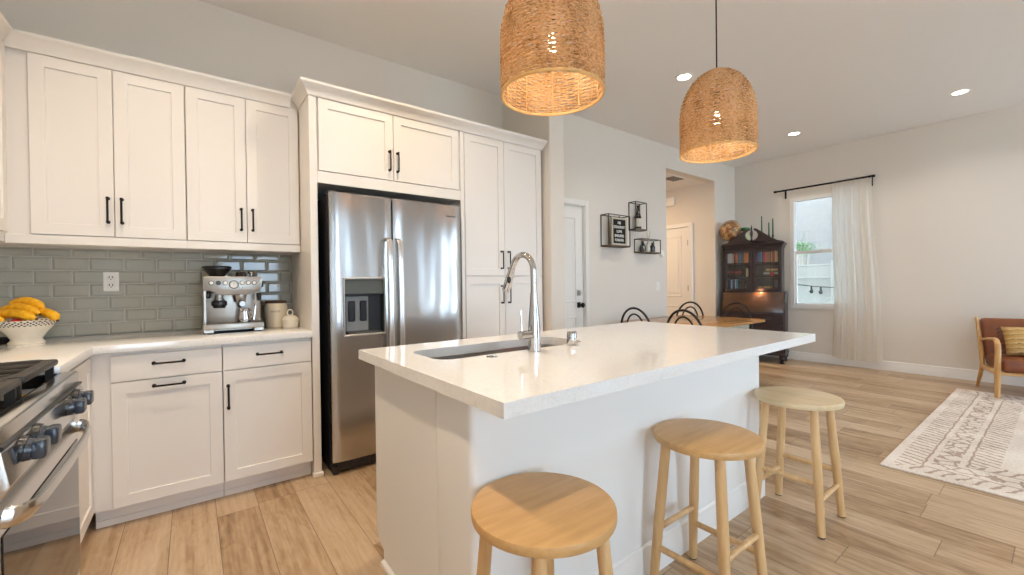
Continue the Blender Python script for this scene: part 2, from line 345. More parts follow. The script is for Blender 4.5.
# ---------------------------------------------------------------- mesh builder
class B:
    def __init__(s): s.bm = bmesh.new()
    def quad(s, *p): return s.bm.faces.new([s.bm.verts.new(q) for q in p])
    def box(s, x0, x1, y0, y1, z0, z1, bev=0., seg=1):
        t = bmesh.new(); bmesh.ops.create_cube(t, size=1)
        for v in t.verts: v.co = Vector(((x0+x1)/2+v.co.x*(x1-x0), (y0+y1)/2+v.co.y*(y1-y0), (z0+z1)/2+v.co.z*(z1-z0)))
        if bev: bmesh.ops.bevel(t, geom=t.edges[:], offset=bev, segments=seg, profile=.5, affect='EDGES')
        return s.add(t)
    def add(s, t, mx=None):
        if mx is not None: t.transform(mx)
        me = bpy.data.meshes.new('t'); t.to_mesh(me); t.free(); s.bm.from_mesh(me); bpy.data.meshes.remove(me); return s
    def join(s, o, mx=None): return s.add(o.bm, mx)
    def xf(s, mx): s.bm.transform(mx); return s
    def tube(s, pts, r, n=10, closed=False, cap=True, flat=None):
        pts = [Vector(p) for p in pts]; N = len(pts)
        R = r if isinstance(r, (list, tuple)) else [r]*N
        def tan(i):
            a = pts[(i-1) % N] if (closed or i > 0) else pts[i]; b = pts[(i+1) % N] if (closed or i < N-1) else pts[i]
            return (b-a).normalized()
        t0 = tan(0); up = Vector((0, 0, 1)) if abs(t0.z) < .9 else Vector((0, 1, 0))
        nrm = (up - t0*up.dot(t0)).normalized(); rings = []
        for i in range(N):
            t = tan(i); nrm = (nrm - t*nrm.dot(t)).normalized(); bi = t.cross(nrm)
            fa, fb = flat if flat else (1, 1)
            rings.append([s.bm.verts.new(pts[i] + (nrm*cos(2*pi*k/n)*fa + bi*sin(2*pi*k/n)*fb)*R[i]) for k in range(n)])
        for i in range(N if closed else N-1):
            a, b = rings[i], rings[(i+1) % N]
            for k in range(n): s.bm.faces.new((a[k], a[(k+1) % n], b[(k+1) % n], b[k]))
        if cap and not closed:
            s.bm.faces.new(rings[0][::-1]); s.bm.faces.new(rings[-1])
        return s
    def cyl(s, p0, p1, r0, r1=None, n=16): return s.tube([p0, p1], [r0, r0 if r1 is None else r1], n)
    def lathe(s, prof, c=(0, 0, 0), n=32, cap=(True, True), mx=None):
        t = bmesh.new(); rings = []
        for r, z in prof: rings.append([t.verts.new((c[0]+r*cos(2*pi*k/n), c[1]+r*sin(2*pi*k/n), c[2]+z)) for k in range(n)] if r > 1e-6 else [t.verts.new((c[0], c[1], c[2]+z))])
        for a, b in zip(rings, rings[1:]):
            for k in range(n):
                k2 = (k+1) % n
                if len(a) == 1 and len(b) == 1: continue
                if len(a) == 1: t.faces.new((a[0], b[k2], b[k]))
                elif len(b) == 1: t.faces.new((a[k], a[k2], b[0]))
                else: t.faces.new((a[k], a[k2], b[k2], b[k]))
        if cap[0] and len(rings[0]) > 1: t.faces.new(rings[0][::-1])
        if cap[1] and len(rings[-1]) > 1: t.faces.new(rings[-1])
        return s.add(t, mx)
    def prism(s, poly, axis, a, b, bev=0.):
        def P(u, v, w): return {'x': (w, u, v), 'y': (u, w, v), 'z': (u, v, w)}[axis]
        t = bmesh.new()
        A = [t.verts.new(P(u, v, a)) for u, v in poly]; Bv = [t.verts.new(P(u, v, b)) for u, v in poly]
        t.faces.new(A); t.faces.new(Bv[::-1]); n = len(poly)
        for i in range(n): t.faces.new((A[i], Bv[i], Bv[(i+1) % n], A[(i+1) % n]))
        bmesh.ops.recalc_face_normals(t, faces=t.faces[:])
        if bev: bmesh.ops.bevel(t, geom=t.edges[:], offset=bev, segments=2, profile=.5, affect='EDGES')
        return s.add(t)
    def ball(s, c, r, nu=20, nv=12, sc=(1, 1, 1)):
        t = bmesh.new(); bmesh.ops.create_uvsphere(t, u_segments=nu, v_segments=nv, radius=r)
        for v in t.verts: v.co = Vector((c[0]+v.co.x*sc[0], c[1]+v.co.y*sc[1], c[2]+v.co.z*sc[2]))
        return s.add(t)
    def sweep(s, path, prof, closed_prof=True):                    # path in xy, prof = [(outward to the right of travel, z)]
        P = [Vector((x, y)) for x, y in path]; rings = []
        for i, p in enumerate(P):
            d0 = (p-P[i-1]).normalized() if i > 0 else None; d1 = (P[i+1]-p).normalized() if i < len(P)-1 else None
            n0 = Vector((d0.y, -d0.x)) if d0 else None; n1 = Vector((d1.y, -d1.x)) if d1 else None
            if n0 is None: nn = n1
            elif n1 is None: nn = n0
            else: nn = (n0+n1)/(1+n0.dot(n1))
            rings.append([s.bm.verts.new((p.x+nn.x*o, p.y+nn.y*o, z)) for o, z in prof])
        k = len(prof)
        for a, b in zip(rings, rings[1:]):
            for j in range(k if closed_prof else k-1): s.bm.faces.new((a[j], a[(j+1) % k], b[(j+1) % k], b[j]))
        if closed_prof: s.bm.faces.new(rings[0][::-1]); s.bm.faces.new(rings[-1])
        return s

ORG = {}
def tags(o, label=None, cat=None, group=None, kind=None):
    if label: o['label'] = label
    if cat: o['category'] = cat
    if group: o['group'] = group
    if kind: o['kind'] = kind
    return o
def thing(name, label, cat, loc=(0, 0, 0), group=None, kind=None):
    o = bpy.data.objects.new(name, None); COL.objects.link(o); o.location = loc; o.empty_display_size = .1
    ORG[o.name] = Vector(loc); return tags(o, label, cat, group, kind)
def obj(name, b, mt, parent=None, label=None, cat=None, group=None, kind=None, sharp=32, org=None):
    bm = b.bm; bmesh.ops.recalc_face_normals(bm, faces=bm.faces[:])
    if parent is not None: og = ORG[parent.name].copy()
    elif org is not None: og = Vector(org)
    elif kind == 'structure': og = Vector((0, 0, 0))
    else:
        xs = [v.co.x for v in bm.verts]; ys = [v.co.y for v in bm.verts]; zs = [v.co.z for v in bm.verts]
        og = Vector(((min(xs)+max(xs))/2, (min(ys)+max(ys))/2, min(zs)))
    bm.transform(Matrix.Translation(-og))
    me = bpy.data.meshes.new(name); bm.to_mesh(me); bm.free()
    me.materials.append(M[mt] if isinstance(mt, str) else mt)
    for p in me.polygons: p.use_smooth = True
    me.set_sharp_from_angle(angle=radians(sharp))
    o = bpy.data.objects.new(name, me); COL.objects.link(o)
    ORG[o.name] = og
    if parent is not None: o.parent = parent
    else: o.location = og
    return tags(o, label, cat, group, kind)
def kids(o): return [c for c in bpy.data.objects if c.parent == o]
def dup(root, loc=None, rotz=None, label=None, group=None):
    def cp(o, par):
        c = o.copy(); COL.objects.link(c); c.parent = par
        ORG[c.name] = ORG[o.name].copy() if o.name in ORG else Vector()
        for k in kids(o): cp(k, c)
        return c
    r = cp(root, None)
    if loc is not None: r.location = loc
    if rotz is not None: r.rotation_euler = (0, 0, rotz)
    if label: r['label'] = label
    if group: r['group'] = group
    return r
def txt(b, s, size, mx, depth=.0006, align='CENTER'):              # lettering as mesh
    cu = bpy.data.curves.new('t', 'FONT'); cu.body = s; cu.size = size; cu.extrude = depth; cu.align_x = align; cu.align_y = 'CENTER'; cu.resolution_u = 3; cu.offset = size*.012
    o = bpy.data.objects.new('t', cu); COL.objects.link(o)
    dg = bpy.context.evaluated_depsgraph_get(); me = bpy.data.meshes.new_from_object(o.evaluated_get(dg))
    t = bmesh.new(); t.from_mesh(me); b.add(t, mx)
    bpy.data.objects.remove(o); bpy.data.curves.remove(cu); bpy.data.meshes.remove(me); return b
FRONT = Matrix.Rotation(radians(90), 4, 'X')                       # text upright, facing -y
def T(x, y, z): return Matrix.Translation((x, y, z))
def RZ(a): return Matrix.Rotation(radians(a), 4, 'Z')

def door_mesh(w_, h_, t=.02, st=.06, rec=.008):                    # shaker front: local x 0..w, z 0..h, front at y=0, back at y=t
    b = B(); bm = b.bm; c = .0015
    def ring(x0, x1, z0, z1, y): return [bm.verts.new(p) for p in ((x0, y, z0), (x1, y, z0), (x1, y, z1), (x0, y, z1))]
    R = [ring(0, w_, 0, h_, t), ring(0, w_, 0, h_, c), ring(c, w_-c, c, h_-c, 0)]
    if st: R += [ring(st, w_-st, st, h_-st, 0), ring(st+.0015, w_-st-.0015, st+.0015, h_-st-.0015, rec)]
    for A, D in zip(R, R[1:]):
        for i in range(4): bm.faces.new((A[i], A[(i+1) % 4], D[(i+1) % 4], D[i]))
    bm.faces.new(R[0][::-1]); bm.faces.new(R[-1]); return b
def pull(L, off=.030, r=.0052):                                    # bar pull along z, local: mounts at y=0, bar at y=-off
    b = B(); h = L/2
    b.tube([(0, 0, -h+.008), (0, -off*.7, -h+.008), (0, -off, -h+.016), (0, -off, h-.016), (0, -off*.7, h-.008), (0, 0, h-.008)], r, 8)
    for s_ in (-1, 1): b.cyl((0, -.004, s_*(h-.008)), (0, 0, s_*(h-.008)), .0085, .0095, 10); b.ball((0, -off*.85, s_*(h-.008)), .0075, 8, 6)
    return b
PLACE = {'-y': lambda x, y, z: T(x, y, z), '+x': lambda x, y, z: T(x, y, z) @ RZ(90), '+y': lambda x, y, z: T(x, y, z) @ RZ(180)}
def cab_door(par, a0, a1, z0, z1, f, face='-y', kind='door', st=.058, hx=None, hz=None, hdir='z', hl=.14, mt='cab'):
    g = .0018
    if face == '-y': mx = T(a0+g, f, z0+g); loc = lambda u, z: T(u, f, z)
    elif face == '+x': mx = T(f, a0+g, z0+g) @ RZ(90); loc = lambda u, z: T(f, u, z) @ RZ(90)
    else: mx = T(a1-g, f, z0+g) @ RZ(180); loc = lambda u, z: T(u, f, z) @ RZ(180)
    d = obj(kind, door_mesh(a1-a0-2*g, z1-z0-2*g, .02, st).xf(mx), mt, par)
    if hx is not None:
        h = pull(hl)
        if hdir == 'x': h.xf(Matrix.Rotation(radians(90), 4, 'Y'))
        obj('handle', h.xf(loc(hx, hz)), 'black', d, label='black bar pull handle')
    return d

# ================================================================= THE SETTING
def struct(name, b, mt, **k): return obj(name, b, mt, kind='structure', **k)
def holed(axis, c0, c1, u0, u1, z0, z1, holes):                    # wall slab across `axis` (thickness c0..c1), spanning u and z
    b = B(); us = sorted({u0, u1, *[h[0] for h in holes], *[h[1] for h in holes]}); zs = sorted({z0, z1, *[h[2] for h in holes], *[h[3] for h in holes]})
    for a, d in zip(us, us[1:]):
        for e, f in zip(zs, zs[1:]):
            if any(h[0] <= a+1e-6 and d <= h[1]+1e-6 and h[2] <= e+1e-6 and f <= h[3]+1e-6 for h in holes): continue
            if axis == 'y': b.box(a, d, c0, c1, e, f)
            else: b.box(c0, c1, a, d, e, f)
    return b
struct('floor', B().box(XW-.12, XE+.12, YS-.12, 7.0, -.1, 0), 'floor')
struct('ceiling', B().box(XW-.12, XE+.12, YS-.12, YK+.1, CEIL, CEIL+.1), 'ceil')
struct('wall_kitchen', B().box(XW-.12, 2.60, YK, YK+.12, 0, CEIL), 'wall')
struct('wall_west', holed('x', XW-.12, XW, YS, YK, 0, CEIL, [WIN_W[0]]), 'wall')
struct('wall_stub', B().box(2.56, 2.74, 2.80, YK+.1, 0, CEIL, .012, 3), 'wall')
OPX0, OPX1, OPZ = 5.309, 6.644, 2.80
struct('wall_dining', holed('y', YD, YD+.12, 2.73, XE+.12, 0, CEIL, [(OPX0, OPX1, 0, OPZ), (2.83, 3.655, 0, 2.10)]), 'wall')
struct('wall_east', holed('x', XE, XE+.16, YS, YD+.12, 0, CEIL, [WIN_E]), 'wall')
struct('wall_south', holed('y', YS-.12, YS, XW-.12, XE+.12, 0, CEIL, WIN_S), 'wall')
struct('wall_hall', B().box(OPX1, OPX1+.1, YD+.12, 7.0, 0, OPZ), 'wall')
struct('wall_hall_end', B().box(3.9, OPX1+.1, 6.9, 7.0, 0, OPZ), 'wall')
struct('wall_hall_left', B().box(4.2, 4.3, YD+.12, 6.9, 0, OPZ), 'wall')
struct('ceiling_hall', B().box(4.2, OPX1+.1, YD+.12, 7.0, OPZ, OPZ+.1), 'ceil')
BB = [(0, 0), (.014, 0), (.014, .085), (.009, .10), (.009, .118), (.004, .125), (0, .125)]
struct('baseboard_east', B().sweep([(XE, YD), (XE, YS)], [(o, z) for o, z in BB]), 'trim')
struct('baseboard_dining', B().sweep([(3.73, YD), (OPX0, YD)], BB), 'trim')
struct('baseboard_corner', B().sweep([(OPX1, YD), (XE, YD)], BB), 'trim')
struct('baseboard_hall', B().sweep([(OPX1, 6.9), (OPX1, 4.75)], [(o, z) for o, z in BB]), 'trim')
struct('baseboard_hall_front', B().sweep([(OPX1, 3.78), (OPX1, YD+.01)], BB), 'trim')
struct('baseboard_stub', B().sweep([(2.56, 2.80), (2.74, 2.80), (2.74, YD)], BB), 'trim')
struct('baseboard_south', B().sweep([(.45, YS), (XW, YS), (XW, 1.4)], BB), 'trim')

# backsplash of bevelled subway tiles
b = B()
TW, TH, Y0 = .1525, .0775, 3.50
for r in range(7):
    z0 = .926+r*TH; x = (-.785 if r % 2 else -.704)-3*TW
    while x < .60:
        a, d = max(x+.0012, -1.045), min(x+TW-.0012, .597)
        z1 = min(z0+TH-.0012, 1.438); zb = z0+.0012
        if d-a > .012 and z1-zb > .012:
            e = .0115; y1, y2 = Y0+.0068, Y0-.001
            O = [(a, y1, zb), (d, y1, zb), (d, y1, z1), (a, y1, z1)]; I = [(a+e, y2, zb+e), (d-e, y2, zb+e), (d-e, y2, z1-e), (a+e, y2, z1-e)]
            if z1-zb < 2.2*e: I = [(p[0], y2, (zb+z1)/2+(.001 if i > 1 else -.001)) for i, p in enumerate(I)]
            vo = [b.bm.verts.new(p) for p in O]; vi = [b.bm.verts.new(p) for p in I]; vb = [b.bm.verts.new((p[0], Y0+.010, p[2])) for p in O]
            for i in range(4):
                b.bm.faces.new((vo[i], vo[(i+1) % 4], vi[(i+1) % 4], vi[i])); b.bm.faces.new((vb[i], vb[(i+1) % 4], vo[(i+1) % 4], vo[i]))
            b.bm.faces.new(vi); b.bm.faces.new(vb[::-1])
        x += TW
bs = struct('wall_backsplash', b, 'tile', sharp=10)
obj('grout', B().box(-1.045, .598, Y0+.0065, Y0+.0099, .925, 1.44), 'grout', bs)

# south glazing, and the added west window
def glazing(name, a, b_, c, d, axis, pos, mull):
    f = B(); t = .05
    def bx(u0, u1, z0, z1, e=.03):
        if axis == 'y': f.box(u0, u1, pos-e, pos+e, z0, z1)
        else: f.box(pos-e, pos+e, u0, u1, z0, z1)
    bx(a, a+t, c, d); bx(b_-t, b_, c, d); bx(a+t, b_-t, c, c+t); bx(a+t, b_-t, d-t, d)
    for mu in mull: bx(mu-t*.6, mu+t*.6, c+t, d-t)
    o = struct(name, f, 'trim')
    g = B()
    if axis == 'y': g.box(a+t, b_-t, pos-.003, pos+.003, c+t, d-t)
    else: g.box(pos-.003, pos+.003, a+t, b_-t, c+t, d-t)
    obj('pane', g, 'paneglass', o); return o
glazing('door_3', *WIN_S[0], 'y', YS-.06, []); glazing('window_2', *WIN_S[1], 'y', YS-.06, [6.3]); glazing('added_window', *WIN_W[0], 'x', XW-.06, [-2.2])

# east window (single hung)
y0, y1, z0, z1 = WIN_E
f = B(); t = .052; xa, xb = XE-.012, XE+.085
f.box(xa, xb, y0, y0+t, z0, z1); f.box(xa, xb, y1-t, y1, z0, z1); f.box(xa, xb, y0+t, y1-t, z0, z0+t); f.box(xa, xb, y0+t, y1-t, z1-t, z1)
wn = struct('window_1', f, 'trim')
f = B(); f.box(XE+.015, XE+.06, y0+t, y1-t, 1.605, 1.650, .004); f.box(XE+.015, XE+.05, y0+t, y0+t+.022, z0+t, 1.605); f.box(XE+.015, XE+.05, y1-t-.022, y1-t, z0+t, 1.605); f.box(XE+.015, XE+.05, y0+t, y1-t, z0+t, z0+t+.025)
obj('sash', f, 'trim', wn)
obj('sash_lock', B().box(XE+.005, XE+.02, 2.13, 2.18, 1.650, 1.662, .003), 'white', wn)
obj('pane', B().box(XE+.064, XE+.068, y0+t, y1-t, 1.650, z1-t), 'paneglass', wn)
obj('pane', B().box(XE+.032, XE+.036, y0+t+.022, y1-t-.022, z0+t+.025, 1.605), 'paneglass', wn)

# entry door (white panelled) in the dining wall
def panel_door(w_, h_, t=.04, panels=()):
    b = B().box(0, w_, 0, t, 0, h_)
    for a, d, e, f_ in panels:                                     # raised mouldings
        for (x0, x1, q0, q1) in ((a, d, e, e+.022), (a, d, f_-.022, f_), (a, a+.022, e, f_), (d-.022, d, e, f_)): b.box(x0, x1, -.009, .001, q0, q1, .004)
        b.box(a+.06, d-.06, -.006, .001, e+.06, f_-.06, .005)
    return b
d1 = thing('door_1', None, None, (3.25, YD, 0), kind='structure')
obj('door_leaf', panel_door(.805, 2.085, .04, [(.11, .37, .98, 1.96), (.44, .70, .98, 1.96), (.11, .37, .22, .82), (.44, .70, .22, .82)]).xf(T(2.84, YD+.03, .006)), 'trim', d1)
cs = B()
for x0, x1, q0, q1 in ((3.655, 3.718, 0, 2.165), (2.767, 2.83, 0, 2.165), (2.83, 3.655, 2.10, 2.165)): cs.box(x0, x1, YD-.016, YD, q0, q1, .004)
cs.box(3.648, 3.656, YD, YD+.1, 0, 2.10); cs.box(2.829, 2.837, YD, YD+.1, 0, 2.10); cs.box(2.829, 3.656, YD, YD+.1, 2.093, 2.101)
obj('casing', cs, 'trim', d1)
obj('deadbolt', B().box(3.545, 3.60, YD+.012, YD+.03, 1.06, 1.125, .006).cyl((3.572, YD+.012, 1.092), (3.572, YD-.004, 1.092), .016), 'steel', d1, label='square steel deadbolt')
obj('door_handle', B().box(3.545, 3.60, YD+.016, YD+.03, .92, .985, .006).cyl((3.572, YD+.02, .952), (3.572, YD-.03, .952), .012).ball((3.572, YD-.038, .952), .030, 16, 10, (1, .7, 1)), 'black', d1, label='black door knob')
# hall door on the hall's right wall
d2 = thing('door_2', None, None, (OPX1, 4.25, 0), kind='structure')
obj('door_leaf', panel_door(.80, 2.11, .03, [(.12, .68, .95, 1.98), (.12, .68, .2, .80)]).xf(T(OPX1-.031, 4.652, .006) @ RZ(-90)), 'trim', d2)
cs = B()
for a, d, q0, q1 in ((3.78, 3.848, 0, 2.19), (4.656, 4.72, 0, 2.19), (3.848, 4.656, 2.125, 2.19)): cs.box(OPX1-.046, OPX1, a, d, q0, q1, .004)
obj('casing', cs, 'trim', d2)
for z in (1.86, 1.1, .3): obj('hinge', B().box(OPX1-.052, OPX1-.03, 3.845, 3.858, z-.045, z+.045, .002), 'steel', d2)

# ================================================================= EXTERIOR through the window, with unseen parts added for the light
struct('ground', B().box(-12, 16, -14, 12, -.22, -.12), 'patio')  # unseen ground plane, added to bounce light in through the windows
struct('wall_exterior', B().box(10.6, 10.8, -6, 12, -.12, 8.6), 'stucco')  # neighbour's wall; its unseen upper height is added to shade the side yard
struct('yard_shade_block', B().box(XW-.12, XE+.16, YS-.12, 12, CEIL+.3, 8.6).box(XE+.16, XE+.9, YS-.12, 12, 8.2, 8.4), 'stucco')  # unseen block and eave, added to keep sky light off the side yard
fn = thing('privacy_fence', 'white vinyl privacy fence outside the east window', 'fence', (9.22, 3.0, -.12))
obj('fence_panel', B().box(9.21, 9.25, .2, 6.2, -.12, 1.24), 'vinyl', fn)
obj('top_rail', B().box(9.18, 9.28, .2, 6.2, 1.24, 1.27, .004).box(9.20, 9.26, .2, 6.2, 1.27, 1.47).box(9.18, 9.28, .2, 6.2, 1.47, 1.50, .004), 'vinyl', fn)
for y in (.9, 2.55, 4.3, 6.0): obj('post', B().box(9.17, 9.29, y-.06, y+.06, -.12, 1.56, .006), 'vinyl', fn)
sl = thing('string_lights', 'black string of outdoor bulbs sagging across the white fence', 'string lights', (9.14, 2.8, 1.0))
def sag(y): return 1.10+.075*(y-2.55)**2*3.2*.5+.0
cy = [(9.14, .9+i*.1, 1.07+.16*((.9+i*.1)-2.35)**2/1.0*.6) for i in range(34)]
obj('cable', B().tube(cy, .008, 6), 'cord', sl)
for y in (2.90, 2.755, 2.1, 1.4):
    z = 1.07+.096*(y-2.35)**2
    so = obj('socket', B().cyl((9.14, y, z), (9.14, y, z-.07), .014, .018, 10), 'cord', sl)
    obj('bulb', B().ball((9.14, y, z-.10), .032, 12, 8, (1, 1, 1.2)), 'bottle', so)
sh = thing('leafy_shrub', 'bushy green shrub behind the fence against the grey wall', 'plant', (9.75, 3.25, -.12))
st = B(); lf = B()
for i in range(16):
    a = random.uniform(0, 2*pi); r_ = random.uniform(.03, .28); h = random.uniform(1.80, 1.97)
    e = Vector((9.75+r_*cos(a), 3.25+r_*sin(a), h)); st.tube([(9.75, 3.25, -.12), (9.75+r_*.4*cos(a), 3.25+r_*.4*sin(a), 1.0), e], [.012, .008, .003], 5)
    for k in range(16):
        c = e + Vector((random.gauss(0, .05), random.gauss(0, .06), random.uniform(-.12, .04))); q = Matrix.Rotation(random.uniform(0, 6.3), 4, 'Z') @ Matrix.Rotation(random.uniform(-1, 1), 4, 'X')
        pts = [q @ Vector(p) + c for p in ((0, 0, 0), (.014, .03, .004), (0, .085, 0), (-.014, .03, .004))]
        lf.quad(*pts)
obj('stem', st, 'twig', sh); obj('foliage', lf, 'leaf', sh)

# ================================================================= KITCHEN CABINETS
YB, YU = 2.88, 3.17                                                # door faces: base / upper
def carcass(x0, x1, z0, z1, yf, toe=False):
    b = B().box(x0+.001, x1-.001, yf+.021, YK-.002 if z0 < 1 else YK-.002, z0, z1)
    if toe:
        b.box(x0+.001, x1-.001, yf+.075, YK-.01, 0, z0)
        b.box(x0+.001, x1-.001, yf+.068, yf+.075, 0, .035, .002)
    return b
cA = thing('base_cabinet', 'white base cabinet with one drawer over a wide pull-out door, left of the coffee machine', 'cabinet', (-.10, 3.2, 0))
obj('body', carcass(-.40, .133, .10, .885, YB, True), 'cab', cA)
cab_door(cA, -.329, .132, .735, .868, YB, kind='drawer', st=0, hx=-.100, hz=.815, hdir='x')
cab_door(cA, -.329, .132, .104, .732, YB, hx=-.100, hz=.698, hdir='x')
cB = thing('base_cabinet', 'white base cabinet with drawer and hinged door, below the coffee machine', 'cabinet', (.365, 3.2, 0))
obj('body', carcass(.133, .597, .10, .885, YB, True), 'cab', cB)
cab_door(cB, .134, .595, .735, .868, YB, kind='drawer', st=0, hx=.365, hz=.811, hdir='x')
cab_door(cB, .134, .595, .104, .732, YB, hx=.158, hz=.585)
cC = thing('corner_cabinet', 'white corner base cabinet between the range and the back wall', 'cabinet', (-.72, 2.9, 0))
obj('body', B().box(XW+.002, -.417, 2.225, YK-.002, .10, .885).box(XW+.002, -.47, 2.225, YK-.01, 0, .10).box(-.417, -.40, 2.905, YK-.4, .10, .885), 'cab', cC)
cab_door(cC, 2.228, 2.895, .104, .868, -.396, face='+x')
# uppers
U1 = thing('wall_cabinet', 'white upper cabinet with two shaker doors, over the wall outlet', 'cabinet', (-.32, 3.34, 1.438))
obj('body', carcass(-.73, -.016, 1.445, 2.42, YU), 'cab', U1)
cab_door(U1, -.645, -.330, 1.487, 2.405, YU, hx=-.356, hz=1.632, hl=.145); cab_door(U1, -.330, -.018, 1.487, 2.405, YU, hx=-.300, hz=1.632, hl=.145)
obj('light_rail', B().box(-.73, -.016, YU+.002, YU+.022, 1.438, 1.484, .002), 'cab', U1)
U2 = thing('wall_cabinet', 'white upper cabinet with two shaker doors, over the coffee machine', 'cabinet', (.29, 3.34, 1.438))
obj('body', carcass(-.016, .598, 1.445, 2.42, YU), 'cab', U2)
cab_door(U2, -.014, .289, 1.487, 2.405, YU, hx=.258, hz=1.632, hl=.145); cab_door(U2, .289, .594, 1.487, 2.405, YU, hx=.320, hz=1.632, hl=.145)
obj('light_rail', B().box(-.016, .598, YU+.002, YU+.022, 1.438, 1.484, .002), 'cab', U2)
U3 = thing('wall_cabinet', 'white upper cabinet turning the corner along the left wall', 'cabinet', (-.9, 2.9, 1.438))
obj('body', B().box(XW+.002, -.732, 2.30, YK-.002, 1.445, 2.42), 'cab', U3)
cab_door(U3, 2.30, 3.14, 1.487, 2.405, -.71, face='+x', hx=2.34, hz=1.632, hl=.145)
# fridge surround, over-fridge cabinet, pantry
F1 = thing('fridge_cabinet', 'white cabinet over the refrigerator with full-height side panel', 'cabinet', (1.15, 3.2, 0))
obj('side_panel', B().box(.600, .645, YB, YK-.002, 0, 2.42, .002), 'cab', F1)
obj('plinth_block', B().box(.592, .655, YB-.012, YB+.03, 0, .028, .004), 'cab', F1)
obj('body', B().box(.645, 1.69, YB+.021, YK-.002, 1.865, 2.42), 'cab', F1)
obj('bottom_rail', B().box(.645, 1.69, YB+.002, YB+.022, 1.862, 1.937, .002), 'cab', F1)
obj('back_panel', B().box(.645, 1.69, YK-.012, YK-.002, 0, 1.865), 'darkgrey', F1)
cab_door(F1, .655, 1.148, 1.940, 2.405, YB, hx=1.117, hz=2.075, hl=.145); cab_door(F1, 1.148, 1.676, 1.940, 2.405, YB, hx=1.176, hz=2.072, hl=.145)
P1 = thing('pantry_cabinet', 'tall white pantry cabinet with four shaker doors right of the refrigerator', 'cabinet', (2.1, 3.2, 0))
obj('body', B().box(1.69, 2.529, YB+.021, YK-.002, .10, 2.42).box(1.69, 1.722, YB, YB+.03, 0, 2.42, .002).box(1.722, 2.529, YB+.075, YK-.01, 0, .10), 'cab', P1)
for a, d, hx in ((1.726, 2.110, 2.074), (2.110, 2.527, 2.146)):
    cab_door(P1, a, d, 1.272, 2.405, YB, hx=hx, hz=1.406, hl=.155); cab_door(P1, a, d, .104, 1.268, YB, hx=hx, hz=1.118, hl=.155)
CR = [(0, 2.405), (.006, 2.405), (.010, 2.42), (.030, 2.45), (.046, 2.462), (.052, 2.468), (.052, 2.482), (0, 2.482)]
obj('crown_moulding', B().sweep([(-.732, 2.30), (-.732, YU-.0005), (.546, YU-.0005)], CR), 'cab', label='white crown moulding along the upper cabinets above the tiles', cat='moulding', sharp=50)
obj('crown_moulding', B().sweep([(.5985, YU-.001), (.5985, YB-.0015), (2.5305, YB-.0015), (2.5305, YK-.01)], CR), 'cab', label='white crown moulding above refrigerator and pantry', cat='moulding', sharp=50)
# L worktop
obj('kitchen_worktop', B().prism([(XW+.002, YK-.012), (.598, YK-.012), (.598, 2.86), (-.384, 2.86), (-.384, 2.218), (XW+.002, 2.218)], 'z', .885, .925, .0025), 'quartz',
    label='beige white quartz worktop running round the corner under the tiles', cat='worktop')
# wall outlet
ot = thing('wall_outlet', 'white double wall outlet on the grey tiles', 'outlet', (-.385, 3.497, 1.248))
obj('cover_plate', B().box(-.421, -.350, 3.493, 3.5, 1.190, 1.306, .003), 'white', ot)
for z in (1.225, 1.272):
    so = obj('socket', B().box(-.402, -.369, 3.490, 3.494, z-.017, z+.017, .002), 'white', ot)
    s_ = B()
    for x in (-.393, -.379): s_.box(x-.0022, x+.0022, 3.4885, 3.4905, z-.004, z+.009)
    s_.cyl((-.386, 3.4885, z-.010), (-.386, 3.4905, z-.010), .0032, n=8); obj('slot', s_, 'slot', so)

# ================================================================= REFRIGERATOR
fr = thing('refrigerator', 'stainless side-by-side refrigerator with dark ice and water dispenser', 'refrigerator', (1.165, 3.15, 0))
obj('case', B().box(.697, 1.637, 2.86, 3.47, .03, 1.79, .006), 'darkgrey', fr, label='dark grey side case')
YF = 2.795
def fdoor(x0, x1, hole=None):
    b = B(); z0, z1 = .085, 1.80; n = 14; cx, hw = (x0+x1)/2, (x1-x0)/2
    def yy(x): u = (x-cx)/hw; return YF + .004*u*u + (.012*max(0, abs(u)-.93)/.07)
    us = sorted({x0+(x1-x0)*i/n for i in range(n+1)} | ({hole[0], hole[1]} if hole else set())); zs = sorted({z0, z0+.008, z1-.008, z1} | ({hole[2], hole[3]} if hole else set()))
    V = {}
    def v(x, y, z):
        k = (round(x, 5), round(y, 5), round(z, 5))
        if k not in V: V[k] = b.bm.verts.new((x, y, z))
        return V[k]
    def ye(x, z): return yy(x)+(.006 if z in (z0, z1) else 0)
    for a, c in zip(us, us[1:]):
        for e, f_ in zip(zs, zs[1:]):
            if hole and hole[0] <= a+1e-6 and c <= hole[1]+1e-6 and hole[2] <= e+1e-6 and f_ <= hole[3]+1e-6: continue
            b.bm.faces.new((v(a, ye(a, e), e), v(c, ye(c, e), e), v(c, ye(c, f_), f_), v(a, ye(a, f_), f_)))
        for z in (z0, z1): b.bm.faces.new((v(a, ye(a, z), z), v(c, ye(c, z), z), v(c, 2.856, z), v(a, 2.856, z)))
    for x in (x0, x1):
        for e, f_ in zip(zs, zs[1:]): b.bm.faces.new((v(x, ye(x, e), e), v(x, ye(x, f_), f_), v(x, 2.856, f_), v(x, 2.856, e)))
    return b
HOLE = (.775, 1.035, .885, 1.250)
dl = obj('door', fdoor(.694, 1.098, HOLE), 'fridge', fr); dr = obj('door', fdoor(1.108, 1.640), 'fridge', fr)
def barh(x):
    b = B(); pts = [(x, 2.80, .50), (x, 2.752, .515), (x, 2.742, .56)]+[(x, 2.742-.012*sin(pi*i/10), .56+.90*i/10) for i in range(1, 10)]+[(x, 2.742, 1.46), (x, 2.752, 1.505), (x, 2.80, 1.52)]
    return b.tube(pts, .019, 12, flat=(.55, 1.05))
